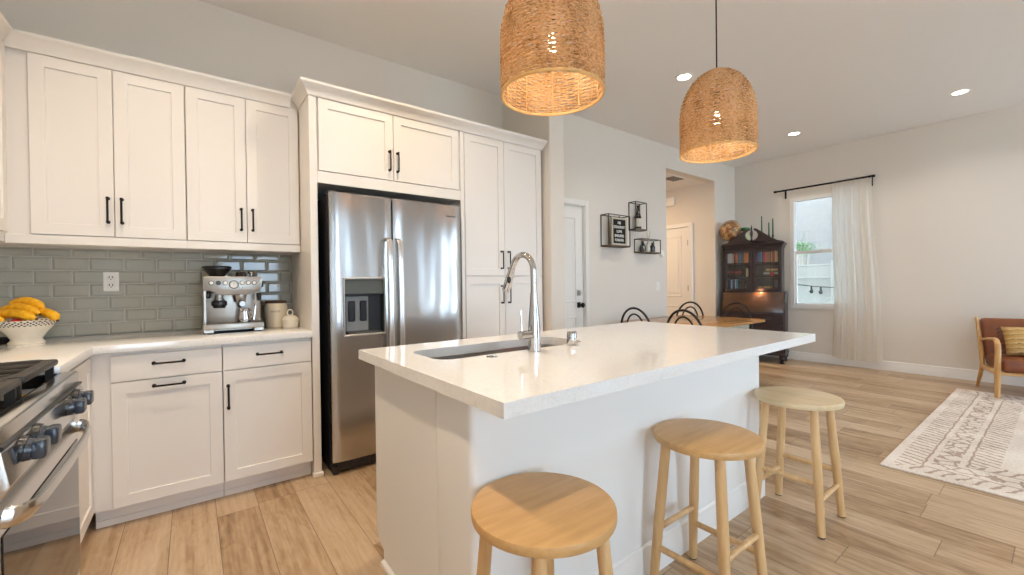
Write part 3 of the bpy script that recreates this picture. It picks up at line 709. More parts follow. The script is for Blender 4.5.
obj('handle', barh(1.062), 'hsteel', dl, label='bowed bright steel handle'); obj('handle', barh(1.134), 'hsteel', dr, label='bowed bright steel handle')
dp = B()                                                           # dispenser bezel and niche
x0, x1, z0, z1 = HOLE
for a, c, e, f_ in ((x0-.008, x0+.004, z0-.008, z1+.008), (x1-.004, x1+.008, z0-.008, z1+.008), (x0, x1, z0-.008, z0+.006), (x0, x1, z1-.004, z1+.008)): dp.box(a, c, YF-.008, YF+.01, e, f_, .003)
di = obj('dispenser', dp, 'steel', fr, label='framed ice and water dispenser')
obj('niche', B().box(x0, x0+.004, YF, YF+.09, z0, z1).box(x1-.004, x1, YF, YF+.09, z0, z1).box(x0, x1, YF+.086, YF+.09, z0, z1).box(x0, x1, YF, YF+.09, z0, z0+.004).box(x0, x1, YF, YF+.09, z1-.004, z1), 'blackpl', di)
obj('control_panel', B().box(x0+.003, x1-.003, YF+.0, YF+.03, 1.148, z1-.003, .004), 'disp', di, label='grey glossy control panel')
obj('drip_tray', B().box(x0+.02, x1-.02, YF-.004, YF+.08, z0+.004, z0+.02, .004), 'darkgrey', di)
obj('nozzle', B().cyl((.885, YF+.02, 1.15), (.892, YF+.03, 1.19), .008, .012), 'blackpl', di)
pd = B().box(x0+.022, x0+.17, YF+.055, YF+.062, z0+.02, 1.135, .005); obj('paddle_plate', pd, 'dispgrey', di)
for xx in (x0+.037, x0+.113): obj('paddle', B().box(xx, xx+.045, YF+.046, YF+.056, z0+.085, 1.105, .006), 'blackpl', di)
gb = B().box(.70, 1.635, 2.842, 2.872, .012, .082, .004)
for i in range(22): gb.box(.79+i*.036, .81+i*.036, 2.838, 2.844, .03, .062)
gr = obj('toe_grille', gb, 'darkgrey', fr, label='black toe grille')
obj('foot', B().box(.700, .735, 2.825, 2.85, 0, .06, .006), 'blackpl', fr); obj('foot', B().box(1.60, 1.635, 2.825, 2.85, 0, .06, .006), 'blackpl', fr)
for xx in (.72, 1.62): obj('hinge_cover', B().box(xx-.03, xx+.03, 2.82, 2.90, 1.79, 1.808, .005), 'darkgrey', fr)
tb = B(); txt(tb, 'WHIRLPOOL', .0150, T(1.552, YF+.0008, 1.712) @ FRONT, .0008); obj('brand_lettering', tb, 'blackpl', fr)

# ================================================================= GAS RANGE
rg = thing('gas_range', 'stainless gas range with black grates and front knobs', 'range', (-.69, 1.80, 0))
RY0, RY1 = 1.387, 2.213
obj('body', B().box(XW+.01, -.375, RY0, RY1, .02, .855).box(XW+.01, XW+.06, RY0, RY1, .855, 1.02, .004), 'darkgrey', rg)
ct = B().box(XW+.06, -.379, RY0, RY0+.03, .868, .902, .003).box(XW+.06, -.379, RY1-.03, RY1, .868, .902, .003).box(-.384, -.378, RY0+.02, RY1-.02, .868, .902, .001).box(XW+.06, -.38, RY0+.02, RY1-.02, .856, .872)
obj('cooktop', ct, 'oven', rg, label='glossy black cooktop')
obj('burner_well', B().box(XW+.07, -.385, RY0+.04, RY1-.04, .872, .880), 'oven', rg)
for bx_ in (-.52, -.86):
    for by_ in (RY0+.19, RY1-.19):
        bu = obj('burner', B().lathe([(.05, 0), (.05, .012), (.038, .016), (.038, .018), (0, .018)], (bx_, by_, .880), 24), 'steel', rg)
        obj('burner_cap', B().lathe([(.036, 0), (.038, .006), (.03, .010), (0, .011)], (bx_, by_, .898), 24), 'iron', bu)
for gy0, gy1 in ((RY0+.015, 1.797), (1.803, RY1-.008)):
    gm = B(); zt = .945
    def rail(p, q, r=.011, fl=(1, 1)): gm.tube([p, q], r, 8, flat=fl)
    n_ = 9
    fpts = [(-.70, gy0+.012, zt), (-.43, gy0+.012, zt), (-.405, gy0+.04, zt), (-.405, gy1-.04, zt), (-.43, gy1-.012, zt), (-.70, gy1-.012, zt), (-.96, gy1-.012, zt), (-.98, gy1-.03, zt), (-.98, gy0+.03, zt), (-.96, gy0+.012, zt)]
    gm.tube(fpts, .012, 8, closed=True)
    gm.box(-.422, -.384, gy0+.01, gy1-.01, zt-.012, zt+.010, .007, 2)
    cy_ = (gy0+gy1)/2
    for yy in (gy0+.10, cy_, gy1-.10): rail((-.405, yy, zt), (-.98, yy, zt), .0085)
    for xx in (-.52, -.69, -.86): rail((xx, gy0+.012, zt), (xx, gy1-.012, zt), .0085)
    for xx in (-.405, -.69, -.975):
        for yy in (gy0+.02, gy1-.02): gm.box(xx-.01, xx+.01, yy-.008, yy+.008, .878, zt)
    obj('grate', gm, 'iron', rg, label='black cast-iron grate')
pn = B().prism([(-.378, .903), (-.342, .903), (-.337, .896), (-.336, .862), (-.330, .850), (-.318, .775), (-.330, .752), (-.375, .752)], 'y', RY0, RY1, .003)
obj('control_panel', pn, 'rsteel', rg)
obj('trim_strip', B().tube([(-.333, RY0+.004, .858), (-.333, RY1-.004, .858)], .0055, 8), 'blackpl', rg)
for i, yk in enumerate((2.095, 1.968, 1.625, 1.510)):
    kb = B().cyl((-.334, yk, .822), (-.320, yk, .820), .034, .032, 24)
    k_ = obj('knob_bezel', kb, 'blackpl', rg)
    kn = B().cyl((-.320, yk, .820), (-.308, yk, .818), .027, .025, 24).box(-.310, -.284, yk-.026, yk+.026, .797, .842, .007, 2)
    obj('knob', kn, 'knob', k_, label='dark blue-grey control knob')
obj('display', B().prism([(-.3395, .848), (-.3365, .846), (-.3255, .790), (-.3285, .788)], 'y', 1.71, 1.89, .001), 'oven', rg, label='black control display')
dm = B().box(-.375, -.340, RY0+.002, RY1-.002, .175, .742, .004)
od = obj('oven_door', dm, 'rsteel', rg)
obj('window', B().box(-.3405, -.3375, RY0+.03, RY1-.03, .195, .660, .0012), 'oven', od, label='black oven window')
hp = [(-.338, RY1-.02, .705), (-.326, RY1-.022, .702), (-.314, RY1-.04, .698), (-.306, RY1-.08, .692), (-.301, RY1-.16, .688), (-.297, 1.80, .686), (-.301, RY0+.16, .688), (-.306, RY0+.08, .692), (-.314, RY0+.04, .698), (-.326, RY0+.022, .702), (-.338, RY0+.02, .705)]
obj('handle', B().tube(hp, .0155, 12, flat=(1.5, .62)), 'rsteel', od, label='bowed steel oven handle')
obj('drawer', B().box(-.375, -.342, RY0+.002, RY1-.002, .03, .165, .006), 'rsteel', rg)
for xx in (-.42, -1.0):
    for yy in (RY0+.05, RY1-.05): obj('foot', B().cyl((xx, yy, 0), (xx, yy, .03), .018), 'blackpl', rg)

# ================================================================= ISLAND
IX0, IX1, IY0, IY1, IZ0, IZ1 = .595, 2.655, .825, 1.935, .875, .915
il = thing('kitchen_island', 'white kitchen island with plain front and shadowed end panel', 'island', (1.58, 1.45, 0))
obj('seating_wall', B().box(.640, 2.530, 1.050, 1.285, 0, IZ0-.001, .022, 4), 'isle', il)
obj('end_panel', B().prism([(1.286, 0), (1.286, IZ0-.001), (1.880, IZ0-.001), (1.880, .105), (1.862, .075), (1.800, .058), (1.800, 0)], 'x', .648, .668), 'isle', il)
obj('end_panel', B().prism([(1.286, 0), (1.286, IZ0-.001), (1.880, IZ0-.001), (1.880, .105), (1.862, .075), (1.800, .058), (1.800, 0)], 'x', 2.505, 2.525), 'isle', il)
cbn = [(.668, 1.20), (1.20, 1.72), (1.72, 2.505)]
bd = B(); ww = .018
bd.box(.668, 2.505, 1.286, 1.300, .10, IZ0-.001).box(.668, 2.505, 1.30, 1.845, .10, .118).box(.668, .680, 1.30, 1.845, .118, IZ0-.001).box(2.493, 2.505, 1.30, 1.845, .118, IZ0-.001).box(.68, 2.493, 1.835, 1.845, .118, IZ0-.001).box(.668, 2.505, 1.70, 1.80, 0, .10)
obj('body', bd, 'isle', il)
for a, d in ((.672, 1.13), (1.13, 1.53), (1.53, 1.93), (1.93, 2.50)): cab_door(il, a, d, .108, .862, 1.866, face='+y', hx=d-.04, hz=.72)
BBI = [(0, 0), (.014, 0), (.014, .095), (.009, .11), (.009, .128), (.003, .136), (0, .136)]
obj('baseboard', B().sweep([(2.530, 1.285), (2.530, 1.050), (.640, 1.050)][::-1], BBI), 'trim', il)
obj('shoe_moulding', B().sweep([(.648, 1.800), (.648, 1.286), (.640, 1.286), (.640, 1.050)], [(0, 0), (.016, 0), (.014, .012), (0, .018)]), 'trim', il)
# worktop with sink cut-out
SKX0, SKX1, SKY0, SKY1 = .745, 1.545, 1.435, 1.735
def rrect(x0, x1, y0, y1, r, n=6):
    P = []
    for cx, cy, a0 in ((x1-r, y1-r, 0), (x0+r, y1-r, 90), (x0+r, y0+r, 180), (x1-r, y0+r, 270)):
        for i in range(n+1): a = radians(a0+90*i/n); P.append((cx+r*cos(a), cy+r*sin(a)))
    return P
def slab_hole(x0, x1, y0, y1, z0, z1, hole):
    b = B(); bm = b.bm; loops = []
    for P in ([(x0, y0), (x1, y0), (x1, y1), (x0, y1)], hole):
        vs = [bm.verts.new((p[0], p[1], z1)) for p in P]; loops.append(vs)
        for i in range(len(vs)): bm.edges.new((vs[i], vs[(i+1) % len(vs)]))
    bmesh.ops.triangle_fill(bm, edges=bm.edges[:], use_beauty=True)
    top = bm.faces[:]; mp = {v: bm.verts.new((v.co.x, v.co.y, z0)) for L in loops for v in L}
    for f in top: bm.faces.new([mp[v] for v in f.verts][::-1])
    for L in loops:
        for i in range(len(L)): p, q = L[i], L[(i+1) % len(L)]; bm.faces.new((p, q, mp[q], mp[p]))
    return b
obj('island_worktop', slab_hole(IX0, IX1, IY0, IY1, IZ0, IZ1, rrect(SKX0, SKX1, SKY0, SKY1, .07, 8)), 'quartz', label='white quartz island worktop with sink cut-out and overhang', cat='worktop', sharp=60)
sk = thing('kitchen_sink', 'stainless undermount sink let into the island worktop', 'sink', (1.145, 1.585, .66))
b = B(); lv = [(.0, .874), (.004, .874), (.006, .72), (.02, .685), (.05, .668)]
rings = [[b.bm.verts.new((x, y, z)) for x, y in rrect(SKX0-.006+o, SKX1+.006-o, SKY0-.006+o, SKY1+.006-o, max(.03, .075-o*.3), 8)] for o, z in lv]
for a, d in zip(rings, rings[1:]):
    for i in range(len(a)): b.bm.faces.new((a[i], a[(i+1) % len(a)], d[(i+1) % len(a)], d[i]))
b.bm.faces.new(rings[-1]); obj('basin', b, 'sinkst', sk, sharp=50)
obj('drain', B().lathe([(.045, 0), (.045, .003), (.03, .004), (.028, .001), (0, .001)], (1.145, 1.60, .668), 24), 'chrome', sk)
fc = thing('kitchen_faucet', 'chrome pull-down kitchen faucet on the island', 'faucet', (1.163, 1.383, .915))
fx, fy = 1.163, 1.383
obj('body', B().lathe([(.027, 0), (.027, .05), (.0265, .10), (.022, .16), (.0165, .215), (.0150, .25)], (fx, fy, .915), 28), 'chrome', fc)
# spout: arc towards the camera-left over the basin
sd = Vector((-.10, 1, 0)).normalized(); ctr = Vector((fx, fy, 1.255)); R_ = .066
pts = [(fx, fy, 1.165), (fx, fy, 1.21)] + [tuple(ctr + sd*(R_*(1-cos(pi*k/14*1.0))) + Vector((0, 0, R_*1.12*sin(pi*k/14)))) for k in range(0, 13)]
lp = Vector(pts[-1]); dv = (lp-Vector(pts[-2])).normalized(); pts.append(tuple(lp+dv*.02))
spo = obj('spout', B().tube(pts, .0132, 14), 'chrome', fc)
e0 = Vector(pts[-1])-dv*.004; dv2 = (dv+Vector((0, 0, -.5))+sd*.10).normalized()
hd = B().tube([e0, e0+dv2*.03, e0+dv2*.07, e0+dv2*.105, e0+dv2*.112], [.0145, .0155, .018, .0195, .017], 16); sh_ = obj('spray_head', hd, 'chrome', spo)
side = Vector((-.6, -.8, 0))
obj('spray_button', B().ball(e0+dv2*.055+side*.014, .010, 10, 8, (1, 1, 1.8)), 'blackpl', fc, label='black spray button')
hz_ = .915+.072; ld = Vector((-.93, .05, 0)).normalized()
lv_ = obj('valve', B().cyl(Vector((fx, fy, hz_)), Vector((fx, fy, hz_))+ld*.075, .0185, .0185, 18), 'chrome', fc)
obj('lever', B().tube([Vector((fx, fy, hz_))+ld*.062, Vector((fx, fy, hz_+.03))+ld*.066, Vector((fx, fy, hz_+.105))+ld*.068], [.005, .0038, .0035], 8), 'chrome', lv_)
obj('sink_air_gap', B().lathe([(.021, 0), (.0235, .004), (.0235, .060), (.021, .064), (0, .065)], (1.404, 1.400, .915), 24), 'chrome', label='short chrome air gap cylinder right of the faucet', cat='air gap')
obj('disposal_button', B().lathe([(.024, 0), (.024, .002), (.017, .004), (.015, .003), (.012, .007), (0, .008)], (.942, 1.380, .915), 24), 'chrome', label='flat round chrome disposal button on the island left of the faucet', cat='button')
obj('dish_sponge', B().box(1.39, 1.50, 1.50, 1.57, .84, .872, .012, 2), 'sponge', label='red sponge lying in the sink behind the faucet', cat='sponge')
obj('sponge_ledge', B().box(1.36, 1.53, 1.44, 1.60, .832, .84, .002).box(1.52, 1.546, 1.44, 1.60, .832, .86), 'sinkst', sk)

# ================================================================= STOOLS
def make_stool(seatmat):
    s = thing('bar_stool', 'x', 'stool')
    obj('seat', B().lathe([(.160, .585), (.186, .586), (.1910, .588), (.1925, .593), (.1930, .606), (.1910, .612), (.186, .614), (0, .6145)], (0, 0, 0), 48, cap=(True, False)), seatmat, s)
    top, bot = .105, .145
    L = {}
    for i, (sx, sy) in enumerate(((-1, -1), (1, -1), (1, 1), (-1, 1))):
        p, q = Vector((sx*top, sy*top, .588)), Vector((sx*bot, sy*bot, .006)); L[i] = (p, q)
        lg = obj('leg', B().tube([p, p.lerp(q, .5), q], [.0180, .0195, .0170], 14), 'stool', s)
        obj('foot_pad', B().cyl(q, Vector((q.x, q.y, 0)), .0165, .016, 12), 'rubber', lg)
    def at(i, z): p, q = L[i]; return p.lerp(q, (.588-z)/.582)
    for i, j, z in ((0, 3, .164), (1, 2, .164), (0, 1, .236), (3, 2, .236)): obj('rung', B().tube([at(i, z), at(j, z)], .0118, 10), 'stool', s)
    return s
st0 = make_stool('stoolseat')
for i, (x, y, rz, lb) in enumerate(((.742, .854, 0, 'round wooden stool nearest the camera, cut by the bottom edge, by the island corner'), (1.578, .852, 0, 'round wooden stool in the middle of the island front'))):
    o = st0 if i == 0 else dup(st0)
    o.location = (x, y, 0); o['label'] = lb; o['group'] = 'wooden stools along the island'
st3 = make_stool('stoolpale'); st3.location = (2.47, .850, 0); st3.rotation_euler = (0, 0, pi/2); st3['label'] = 'paler topped wooden stool at the far end of the island'; st3['group'] = 'wooden stools along the island'
for o in (st0, st3): ORG[o.name] = Vector(o.location)

# ================================================================= PENDANTS
def shade_r(t):                                                    # t 0 (rim) .. 1 (top)
    return .203*(1.0 if t < .45 else max(.0, 1-((t-.45)/.55)**2.2)**.5*.93+.07*(1-(t-.45)/.55)) if t < 1 else .02
def make_pendant(name, label, x, y, zr, H, zc):
    p = thing(name, label, 'pendant lamp', (x, y, zr), 'woven pendant lamps over the island')
    b = B(); rows, ns, stakes = 60, 112, 40
    for k in range(rows):
        # rows evenly spaced along the profile
        t = (k+.5)/rows; t = t if t < .55 else .55+.45*(1-(1-(t-.55)/.45)**1.6)
        z = zr+H*t; r0 = shade_r(t)
        nn = max(28, int(ns*max(r0/.203, .25)))
        ph = random.uniform(0, 6); pts = []
        for i in range(nn):
            a = 2*pi*i/nn
            wv = .0028*(1 if k % 2 else -1)*sin(stakes*a*.5)
            rr = r0+wv+random.gauss(0, .0011)
            pts.append((x+rr*cos(a), y+rr*sin(a), z+random.gauss(0, .0010)+.0012*sin(5*a+ph)))
        rad = [.0043*random.uniform(.8, 1.12) for _ in range(nn)]
        b.tube(pts, rad, 5, closed=True, flat=(1.0, .8))
    for k in range(14):                                            # closing coil on top
        r0 = .004+.0045*k
        if r0 < shade_r(.985)+.012: b.tube([(x+r0*cos(2*pi*i/24), y+r0*sin(2*pi*i/24), zr+H*(1.0-.0006*k*k)) for i in range(24)], .0045, 5, closed=True)
    obj('shade', b, 'wicker', p, sharp=180)
    obj('shade_rim', B().tube([(x+.2035*cos(2*pi*i/64), y+.2035*sin(2*pi*i/64), zr) for i in range(64)], .0062, 8, closed=True), 'rim', p)
    for i in range(10):
        a = 2*pi*(i+.3)/10
        obj('stake', B().tube([(x+(shade_r(t)-.006)*cos(a), y+(shade_r(t)-.006)*sin(a), zr+H*t) for t in [j/16*.97 for j in range(17)]], .0026, 5), 'rim', p)
    obj('cord', B().cyl((x, y, zr+H*.75), (x, y, zc), .0042, n=8), 'cord', p)
    obj('ceiling_canopy', B().lathe([(.06, -.028), (.062, -.02), (.062, 0)], (x, y, zc), 28), 'black', p)
    so = obj('lamp_holder', B().cyl((x, y, zr+H*.50), (x, y, zr+H*.76), .018, .016, 16), 'blackpl', p)
    obj('bulb', B().lathe([(.0, -.080), (.010, -.077), (.017, -.062), (.018, -.048), (.014, -.02), (.011, 0)], (x, y, zr+H*.50), 20), 'bulb', so, label='lit bulb')
    lamp('pendant_glow', 'POINT', (x, y, zr+H*.50-.13), PEND_E, (1, .86, .68), .03, parent=p)
    return p
make_pendant('pendant_lamp', 'woven dome pendant lamp nearer the refrigerator, top cut by the photo edge', 1.170, 1.26, 1.962, .48, CEIL)
make_pendant('pendant_lamp', 'woven dome pendant lamp on black cord, seen whole over the far island end', 2.490, 1.26, 1.963, .48, CEIL)

# ================================================================= DOWNLIGHTS
def downlight(x, y, lb, col=NEUT, e=None):
    d = thing('recessed_downlight', lb, 'ceiling light', (x, y, CEIL), 'recessed ceiling lights')
    obj('trim_ring', B().lathe([(.056, .0), (.060, -.006), (.082, -.004), (.084, 0)], (x, y, CEIL), 36, cap=(False, False)), 'white', d)
    obj('lens', B().lathe([(.057, -.003), (0, -.004)], (x, y, CEIL), 32, cap=(False, False)), 'spot', d)
    lamp('downlight_beam', 'AREA', (x, y, CEIL-.012), DOWN_E if e is None else e, col, .11, spread=radians(135), parent=d)
    return d
downlight(3.70, 2.18, 'lit recessed ceiling light just left of the far pendant')
downlight(6.29, 2.175, 'lit recessed ceiling light toward the window wall, right of the far pendant')
downlight(6.33, .685, 'lit recessed ceiling light at the right, above the settee side')
KIT = [(-.15, 2.15), (1.15, 2.2), (-.15, .7), (3.70, .685), (3.70, -1.4), (6.33, -1.4), (1.0, -1.4)]
for x, y in KIT: downlight(x, y, 'recessed ceiling light beyond the frame', WARM if x < 2 and y > .5 else NEUT, (9.5 if x < 2 and y > .5 else None))

# ================================================================= COUNTER ITEMS
# banana bowl
bx, by, bz = -.690, 3.295, .925
obj('fruit_bowl', B().lathe([(0, 0), (.066, 0), (.068, .006), (.060, .014), (.057, .024), (.076, .058), (.104, .094), (.118, .120), (.115, .122), (.101, .096), (.072, .062), (.04, .038), (0, .034)], (bx, by, bz), 48, cap=(False, False)), 'bowl',
    label='white footed fruit bowl with black checked rim', cat='bowl', sharp=60)
def banana(p0, p1, bend, r, lb):
    p0, p1, bend = Vector(p0), Vector(p1), Vector(bend); N = 18; pts = []; rad = []
    for i in range(N):
        t = i/(N-1); pts.append(p0.lerp(p1, t)+bend*(4*t*(1-t))); 
        rad.append(r*(.28 if i == 0 else .30 if i == 1 else .52 if i == 2 else min(1, .80+.4*sin(pi*t)) if i < N-3 else (.80, .5, .22)[i-(N-3)]))
    o = thing('banana', lb, 'banana', p0.lerp(p1, .5), 'bananas in the bowl')
    obj('peel', B().tube(pts, rad, 7), 'banana', o, sharp=60)
    obj('tip', B().ball(pts[-1], r*.26, 8, 6), 'bantip', o); obj('stem', B().tube([pts[0]-(pts[1]-pts[0]).normalized()*.012, pts[0]], [r*.32, r*.28], 6), 'bantip', o)
# camera-right direction here, for arranging the hand of fruit
cr = Vector((.80, -.60, 0)); 
def bp(u, v, z): return Vector((bx, by, bz))+cr*u+Vector((.60, .80, 0))*v+Vector((0, 0, z))
banana(bp(-.125, .026, .182), bp(.085, .010, .176), (0, 0, .040), .0235, 'topmost banana of the bunch in the bowl')
banana(bp(-.130, -.012, .158), bp(.100, -.026, .152), (0, 0, .032), .0235, 'banana second from the top of the bunch')
banana(bp(-.130, -.050, .134), bp(.122, -.062, .130), (0, 0, .026), .0235, 'banana third from the top, resting on the bowl rim')
banana(bp(.040, .016, .152), bp(.172, -.010, .118), (.006, 0, .020), .0235, 'stubby banana pointing right out of the bowl')
banana(bp(-.140, -.088, .122), bp(-.006, -.092, .118), (0, 0, .016), .020, 'lowest banana at the front left of the bowl')
ap = thing('apple', 'red apple peeking out under the bananas', 'apple', bp(.030, -.070, .092))
obj('flesh', B().ball(bp(.030, -.070, .110), .026, 18, 12, (1, 1, .9)), 'apple', ap)
obj('dark_dish', B().lathe([(0, 0), (.04, 0), (.05, .012), (.058, .03), (.054, .03), (.044, .014), (0, .008)], (-.796, 3.374, .925), 28, cap=(False, False)), 'blackpl', label='small black dish behind the fruit bowl', cat='dish')

# espresso machine
em = thing('espresso_machine', 'stainless espresso machine with bean hopper and round pressure gauge', 'coffee machine', (.207, 3.27, .925))
ex0, ex1 = .055, .360
obj('body', B().box(ex0, ex1, 3.20, 3.42, .975, 1.265, .012, 2).box(ex0, ex0+.016, 3.125, 3.21, .985, 1.19, .003), 'steel', em)
hd = B().prism([(ex0, 1.272), (ex1, 1.272), (ex1+.003, 1.255), (ex1-.006, 1.187), (.315, 1.180), (.287, 1.158), (.128, 1.158), (.100, 1.180), (ex0-.003, 1.187), (ex0-.003, 1.255)], 'y', 3.115, 3.22, .006)
obj('control_head', hd, 'steel', em)
obj('drip_tray', B().box(ex0-.004, ex1+.004, 3.09, 3.22, .950, .984, .007, 2).box(ex0-.002, ex0+.05, 3.092, 3.24, .932, .952, .003).box(ex1-.05, ex1+.002, 3.092, 3.24, .932, .952, .003).box(ex0, ex1, 3.2, 3.42, .932, .98, .004), 'steel', em)
tg = B()
for i in range(26): tg.box(ex0+.018+i*.0107, ex0+.023+i*.0107, 3.10, 3.20, .983, .986)
obj('tray_grid', tg, 'darkgrey', em, label='dark slotted tray grid')
for xx in (ex0+.03, ex1-.03): obj('foot', B().box(xx-.018, xx+.018, 3.10, 3.40, .925, .934), 'blackpl', em)
for i, xx in enumerate((.095, .130, .165, .252, .284, .316)):
    q = obj('button', B().lathe([(.0135, 0), (.0135, .006), (.011, .008), (0, .008)], (0, 0, 0), 20, mx=T(xx, 3.116, 1.232) @ FRONT), 'blackpl', em, label='black dial' if i == 1 else 'round button with dark rim')
    if i != 1: obj('button_face', B().lathe([(.0100, 0), (0, .0012)], (0, 0, 0), 16, mx=T(xx, 3.1078, 1.232) @ FRONT, cap=(True, False)), 'white', q)
ga = obj('pressure_gauge', B().lathe([(.026, 0), (.026, .008), (.022, .011), (.021, .007)], (0, 0, 0), 32, mx=T(.2085, 3.116, 1.222) @ FRONT, cap=(True, False)), 'blackpl', em)
obj('gauge_face', B().lathe([(.0215, 0), (0, .0004)], (0, 0, 0), 28, mx=T(.2085, 3.1085, 1.222) @ FRONT, cap=(True, False)), 'white', ga)
nd = B().box(.2078, .2092, 3.106, 3.1078, 1.220, 1.238)
for a in range(-110, 111, 22): nd.box(-.0006, .0006, -.0006, .0006, .016, .020) if False else nd.join(B().box(-.0007, .0007, -.0005, .0005, .0155, .0195), T(.2085, 3.1075, 1.222) @ Matrix.Rotation(radians(a), 4, 'Y'))
obj('gauge_needle', nd, 'slot', ga)
for xx in (.165, .180, .237, .252): obj('indicator', B().cyl((xx, 3.117, 1.201), (xx, 3.113, 1.201), .003, n=8), 'blackpl', em)
hp_ = obj('bean_hopper', B().lathe([(.040, 1.272), (.046, 1.285), (.070, 1.312), (.074, 1.318), (.074, 1.324), (.068, 1.326)], (.130, 3.265, 0), 32), 'blackpl', em, label='black bean hopper')
obj('hopper_lid', B().lathe([(.078, 1.326), (.079, 1.334), (.072, 1.340), (.02, 1.342), (0, 1.342)], (.130, 3.265, 0), 32), 'blackpl', hp_)
gh = obj('grinder_outlet', B().lathe([(.022, 1.158), (.022, 1.140), (.026, 1.135), (.026, 1.125)], (.135, 3.165, 0), 24), 'steel', em)
pf = obj('portafilter_cradle', B().lathe([(.030, 1.125), (.040, 1.118), (.041, 1.096), (.034, 1.090), (.030, 1.078), (.0, 1.076)], (.135, 3.165, 0), 28), 'blackpl', em, label='black grinding cradle')
obj('group_head', B().lathe([(.036, 1.158), (.036, 1.138), (.032, 1.130), (.030, 1.112), (0, 1.110)], (.243, 3.165, 0), 28), 'steel', em)
ph_ = obj('portafilter', B().cyl((.243, 3.165, 1.118), (.243, 3.10, 1.112), .010, .013).cyl((.243, 3.105, 1.112), (.246, 3.045, 1.104), .015, .0185, 18).lathe([(.012, 1.112), (.012, 1.085), (.006, 1.075)], (.243, 3.165, 0), 14), 'blackpl', em, label='black handled portafilter')
obj('portafilter_cap', B().cyl((.246, 3.046, 1.104), (.246, 3.042, 1.1035), .0185, .015, 20), 'chrome', ph_)
obj('steam_wand', B().tube([(.325, 3.14, 1.165), (.325, 3.125, 1.12), (.318, 3.118, 1.06), (.31, 3.112, 1.00)], [.007, .006, .0055, .005], 10), 'chrome', em)
obj('steam_knob', B().cyl((.345, 3.15, 1.165), (.347, 3.14, 1.120), .014, .011).cyl((.08, 3.15, 1.175), (.08, 3.13, 1.145), .016, .012), 'blackpl', em)
sb = B().cyl((ex1+.001, 3.20, 1.225), (ex1+.014, 3.20, 1.225), .021, .019, 20); obj('steam_dial', sb, 'blackpl', em)
jg = thing('milk_jug', 'small steel milk jug standing on the coffee machine tray', 'jug', (.262, 3.145, .986))
obj('body', B().lathe([(0, 0), (.036, 0), (.0375, .006), (.037, .03), (.032, .058), (.0315, .074), (.034, .084), (.032, .084), (.0295, .072), (.033, .02), (0, .008)], (.262, 3.145, .986), 28, cap=(False, False)), 'chrome', jg)
obj('handle', B().tube([(.285, 3.125, 1.055), (.300, 3.108, 1.050), (.303, 3.105, 1.025), (.29, 3.116, 1.004)], .0045, 8), 'chrome', jg)
for i, (cx_, cy_, lb) in enumerate(((.258, 3.27, 'small dark cup upside down on top of the coffee machine, beside the hopper'), (.318, 3.27, 'small steel tamper on top of the coffee machine, at its right end'))):
    if i == 0: obj('espresso_cup', B().lathe([(.032, 0), (.031, .012), (.025, .036), (.015, .040), (0, .040)], (cx_, cy_, 1.266), 24), 'bottle', label=lb, cat='cup')
    else: obj('coffee_tamper', B().lathe([(.028, 0), (.029, .010), (.014, .016), (.012, .022), (.022, .030), (.024, .038), (.016, .044), (0, .045)], (cx_, cy_, 1.266), 24), 'chrome', label=lb, cat='tamper')
# canister and sugar pot
cn = thing('storage_canister', 'tall cream ceramic canister with dark wooden lid beside the coffee machine', 'canister', (.468, 3.36, .925))
obj('jar', B().lathe([(0, 0), (.058, 0), (.062, .004), (.068, .05), (.0735, .115), (.0725, .145), (.064, .160), (.064, .166)], (.468, 3.36, .925), 40, cap=(False, False)), 'cream', cn)
obj('lid', B().lathe([(.066, .166), (.068, .170), (.068, .178), (.064, .182), (0, .183)], (.468, 3.36, .925), 36), 'lid', cn, label='dark wooden lid')
lb = B(); txt(lb, 'BISCUIT', .017, T(.455, 3.36-.0725, 1.035) @ FRONT, .001); obj('lettering', lb, 'ink', cn)
sp = thing('sugar_pot', 'small ivory lidded pot with loop handle beside the tall canister', 'pot', (.542, 3.265, .925))
obj('pot', B().lathe([(0, 0), (.046, 0), (.050, .006), (.053, .03), (.052, .048)], (.542, 3.265, .925), 36, cap=(False, True)), 'creamw', sp)
ld_ = obj('lid', B().lathe([(.053, .048), (.054, .053), (.048, .066), (.030, .080), (.012, .084), (0, .085)], (.542, 3.265, .925), 36), 'creamw', sp)
obj('loop_handle', B().tube([(.542+.018*cos(a), 3.265, .925+.100+.020*sin(a)) for a in [radians(-70+ (320)*i/14) for i in range(15)]], .0050, 8), 'creamw', ld_)

# ================================================================= DINING WALL THINGS
def wire_box(name, lb, x0, x1, z0, z1, dp_):
    s = thing(name, lb, 'wall shelf', ((x0+x1)/2, YD, z0), 'wire box shelves on the dining wall')
    y0, y1 = YD-dp_, YD-.002; b = B(); r = .0048
    for x in (x0, x1):
        for y in (y0, y1): b.box(x-r, x+r, y-r if y == y0 else y-2*r, y+r if y == y0 else y, z0, z1)
        b.box(x-r, x+r, y0, y1, z0-r, z0+r).box(x-r, x+r, y0, y1, z1-r, z1+r)
    for y in (y0, y1-r):
        for z in (z0, z1): b.box(x0, x1, y-r, y+r, z-r, z+r)
    obj('wire_frame', b, 'wire', s)
    obj('shelf_board', B().box(x0, x1, y0, y1, z0+.002, z0+.014), 'wirewood', s); return s
wire_box('box_shelf', 'dark wire box shelf holding the black letter board', 3.935, 4.330, 1.645, 2.020, .125)
wire_box('box_shelf', 'narrow tall wire box shelf holding one bottle', 4.470, 4.695, 1.875, 2.225, .11)
wire_box('box_shelf', 'low wide wire box shelf nearest the hall opening', 4.580, 4.995, 1.590, 1.765, .11)
lbd = thing('letter_board', 'black letter board with white words in a pale frame, on the wall shelf', 'letter board', (4.175, YD-.105, 1.66))
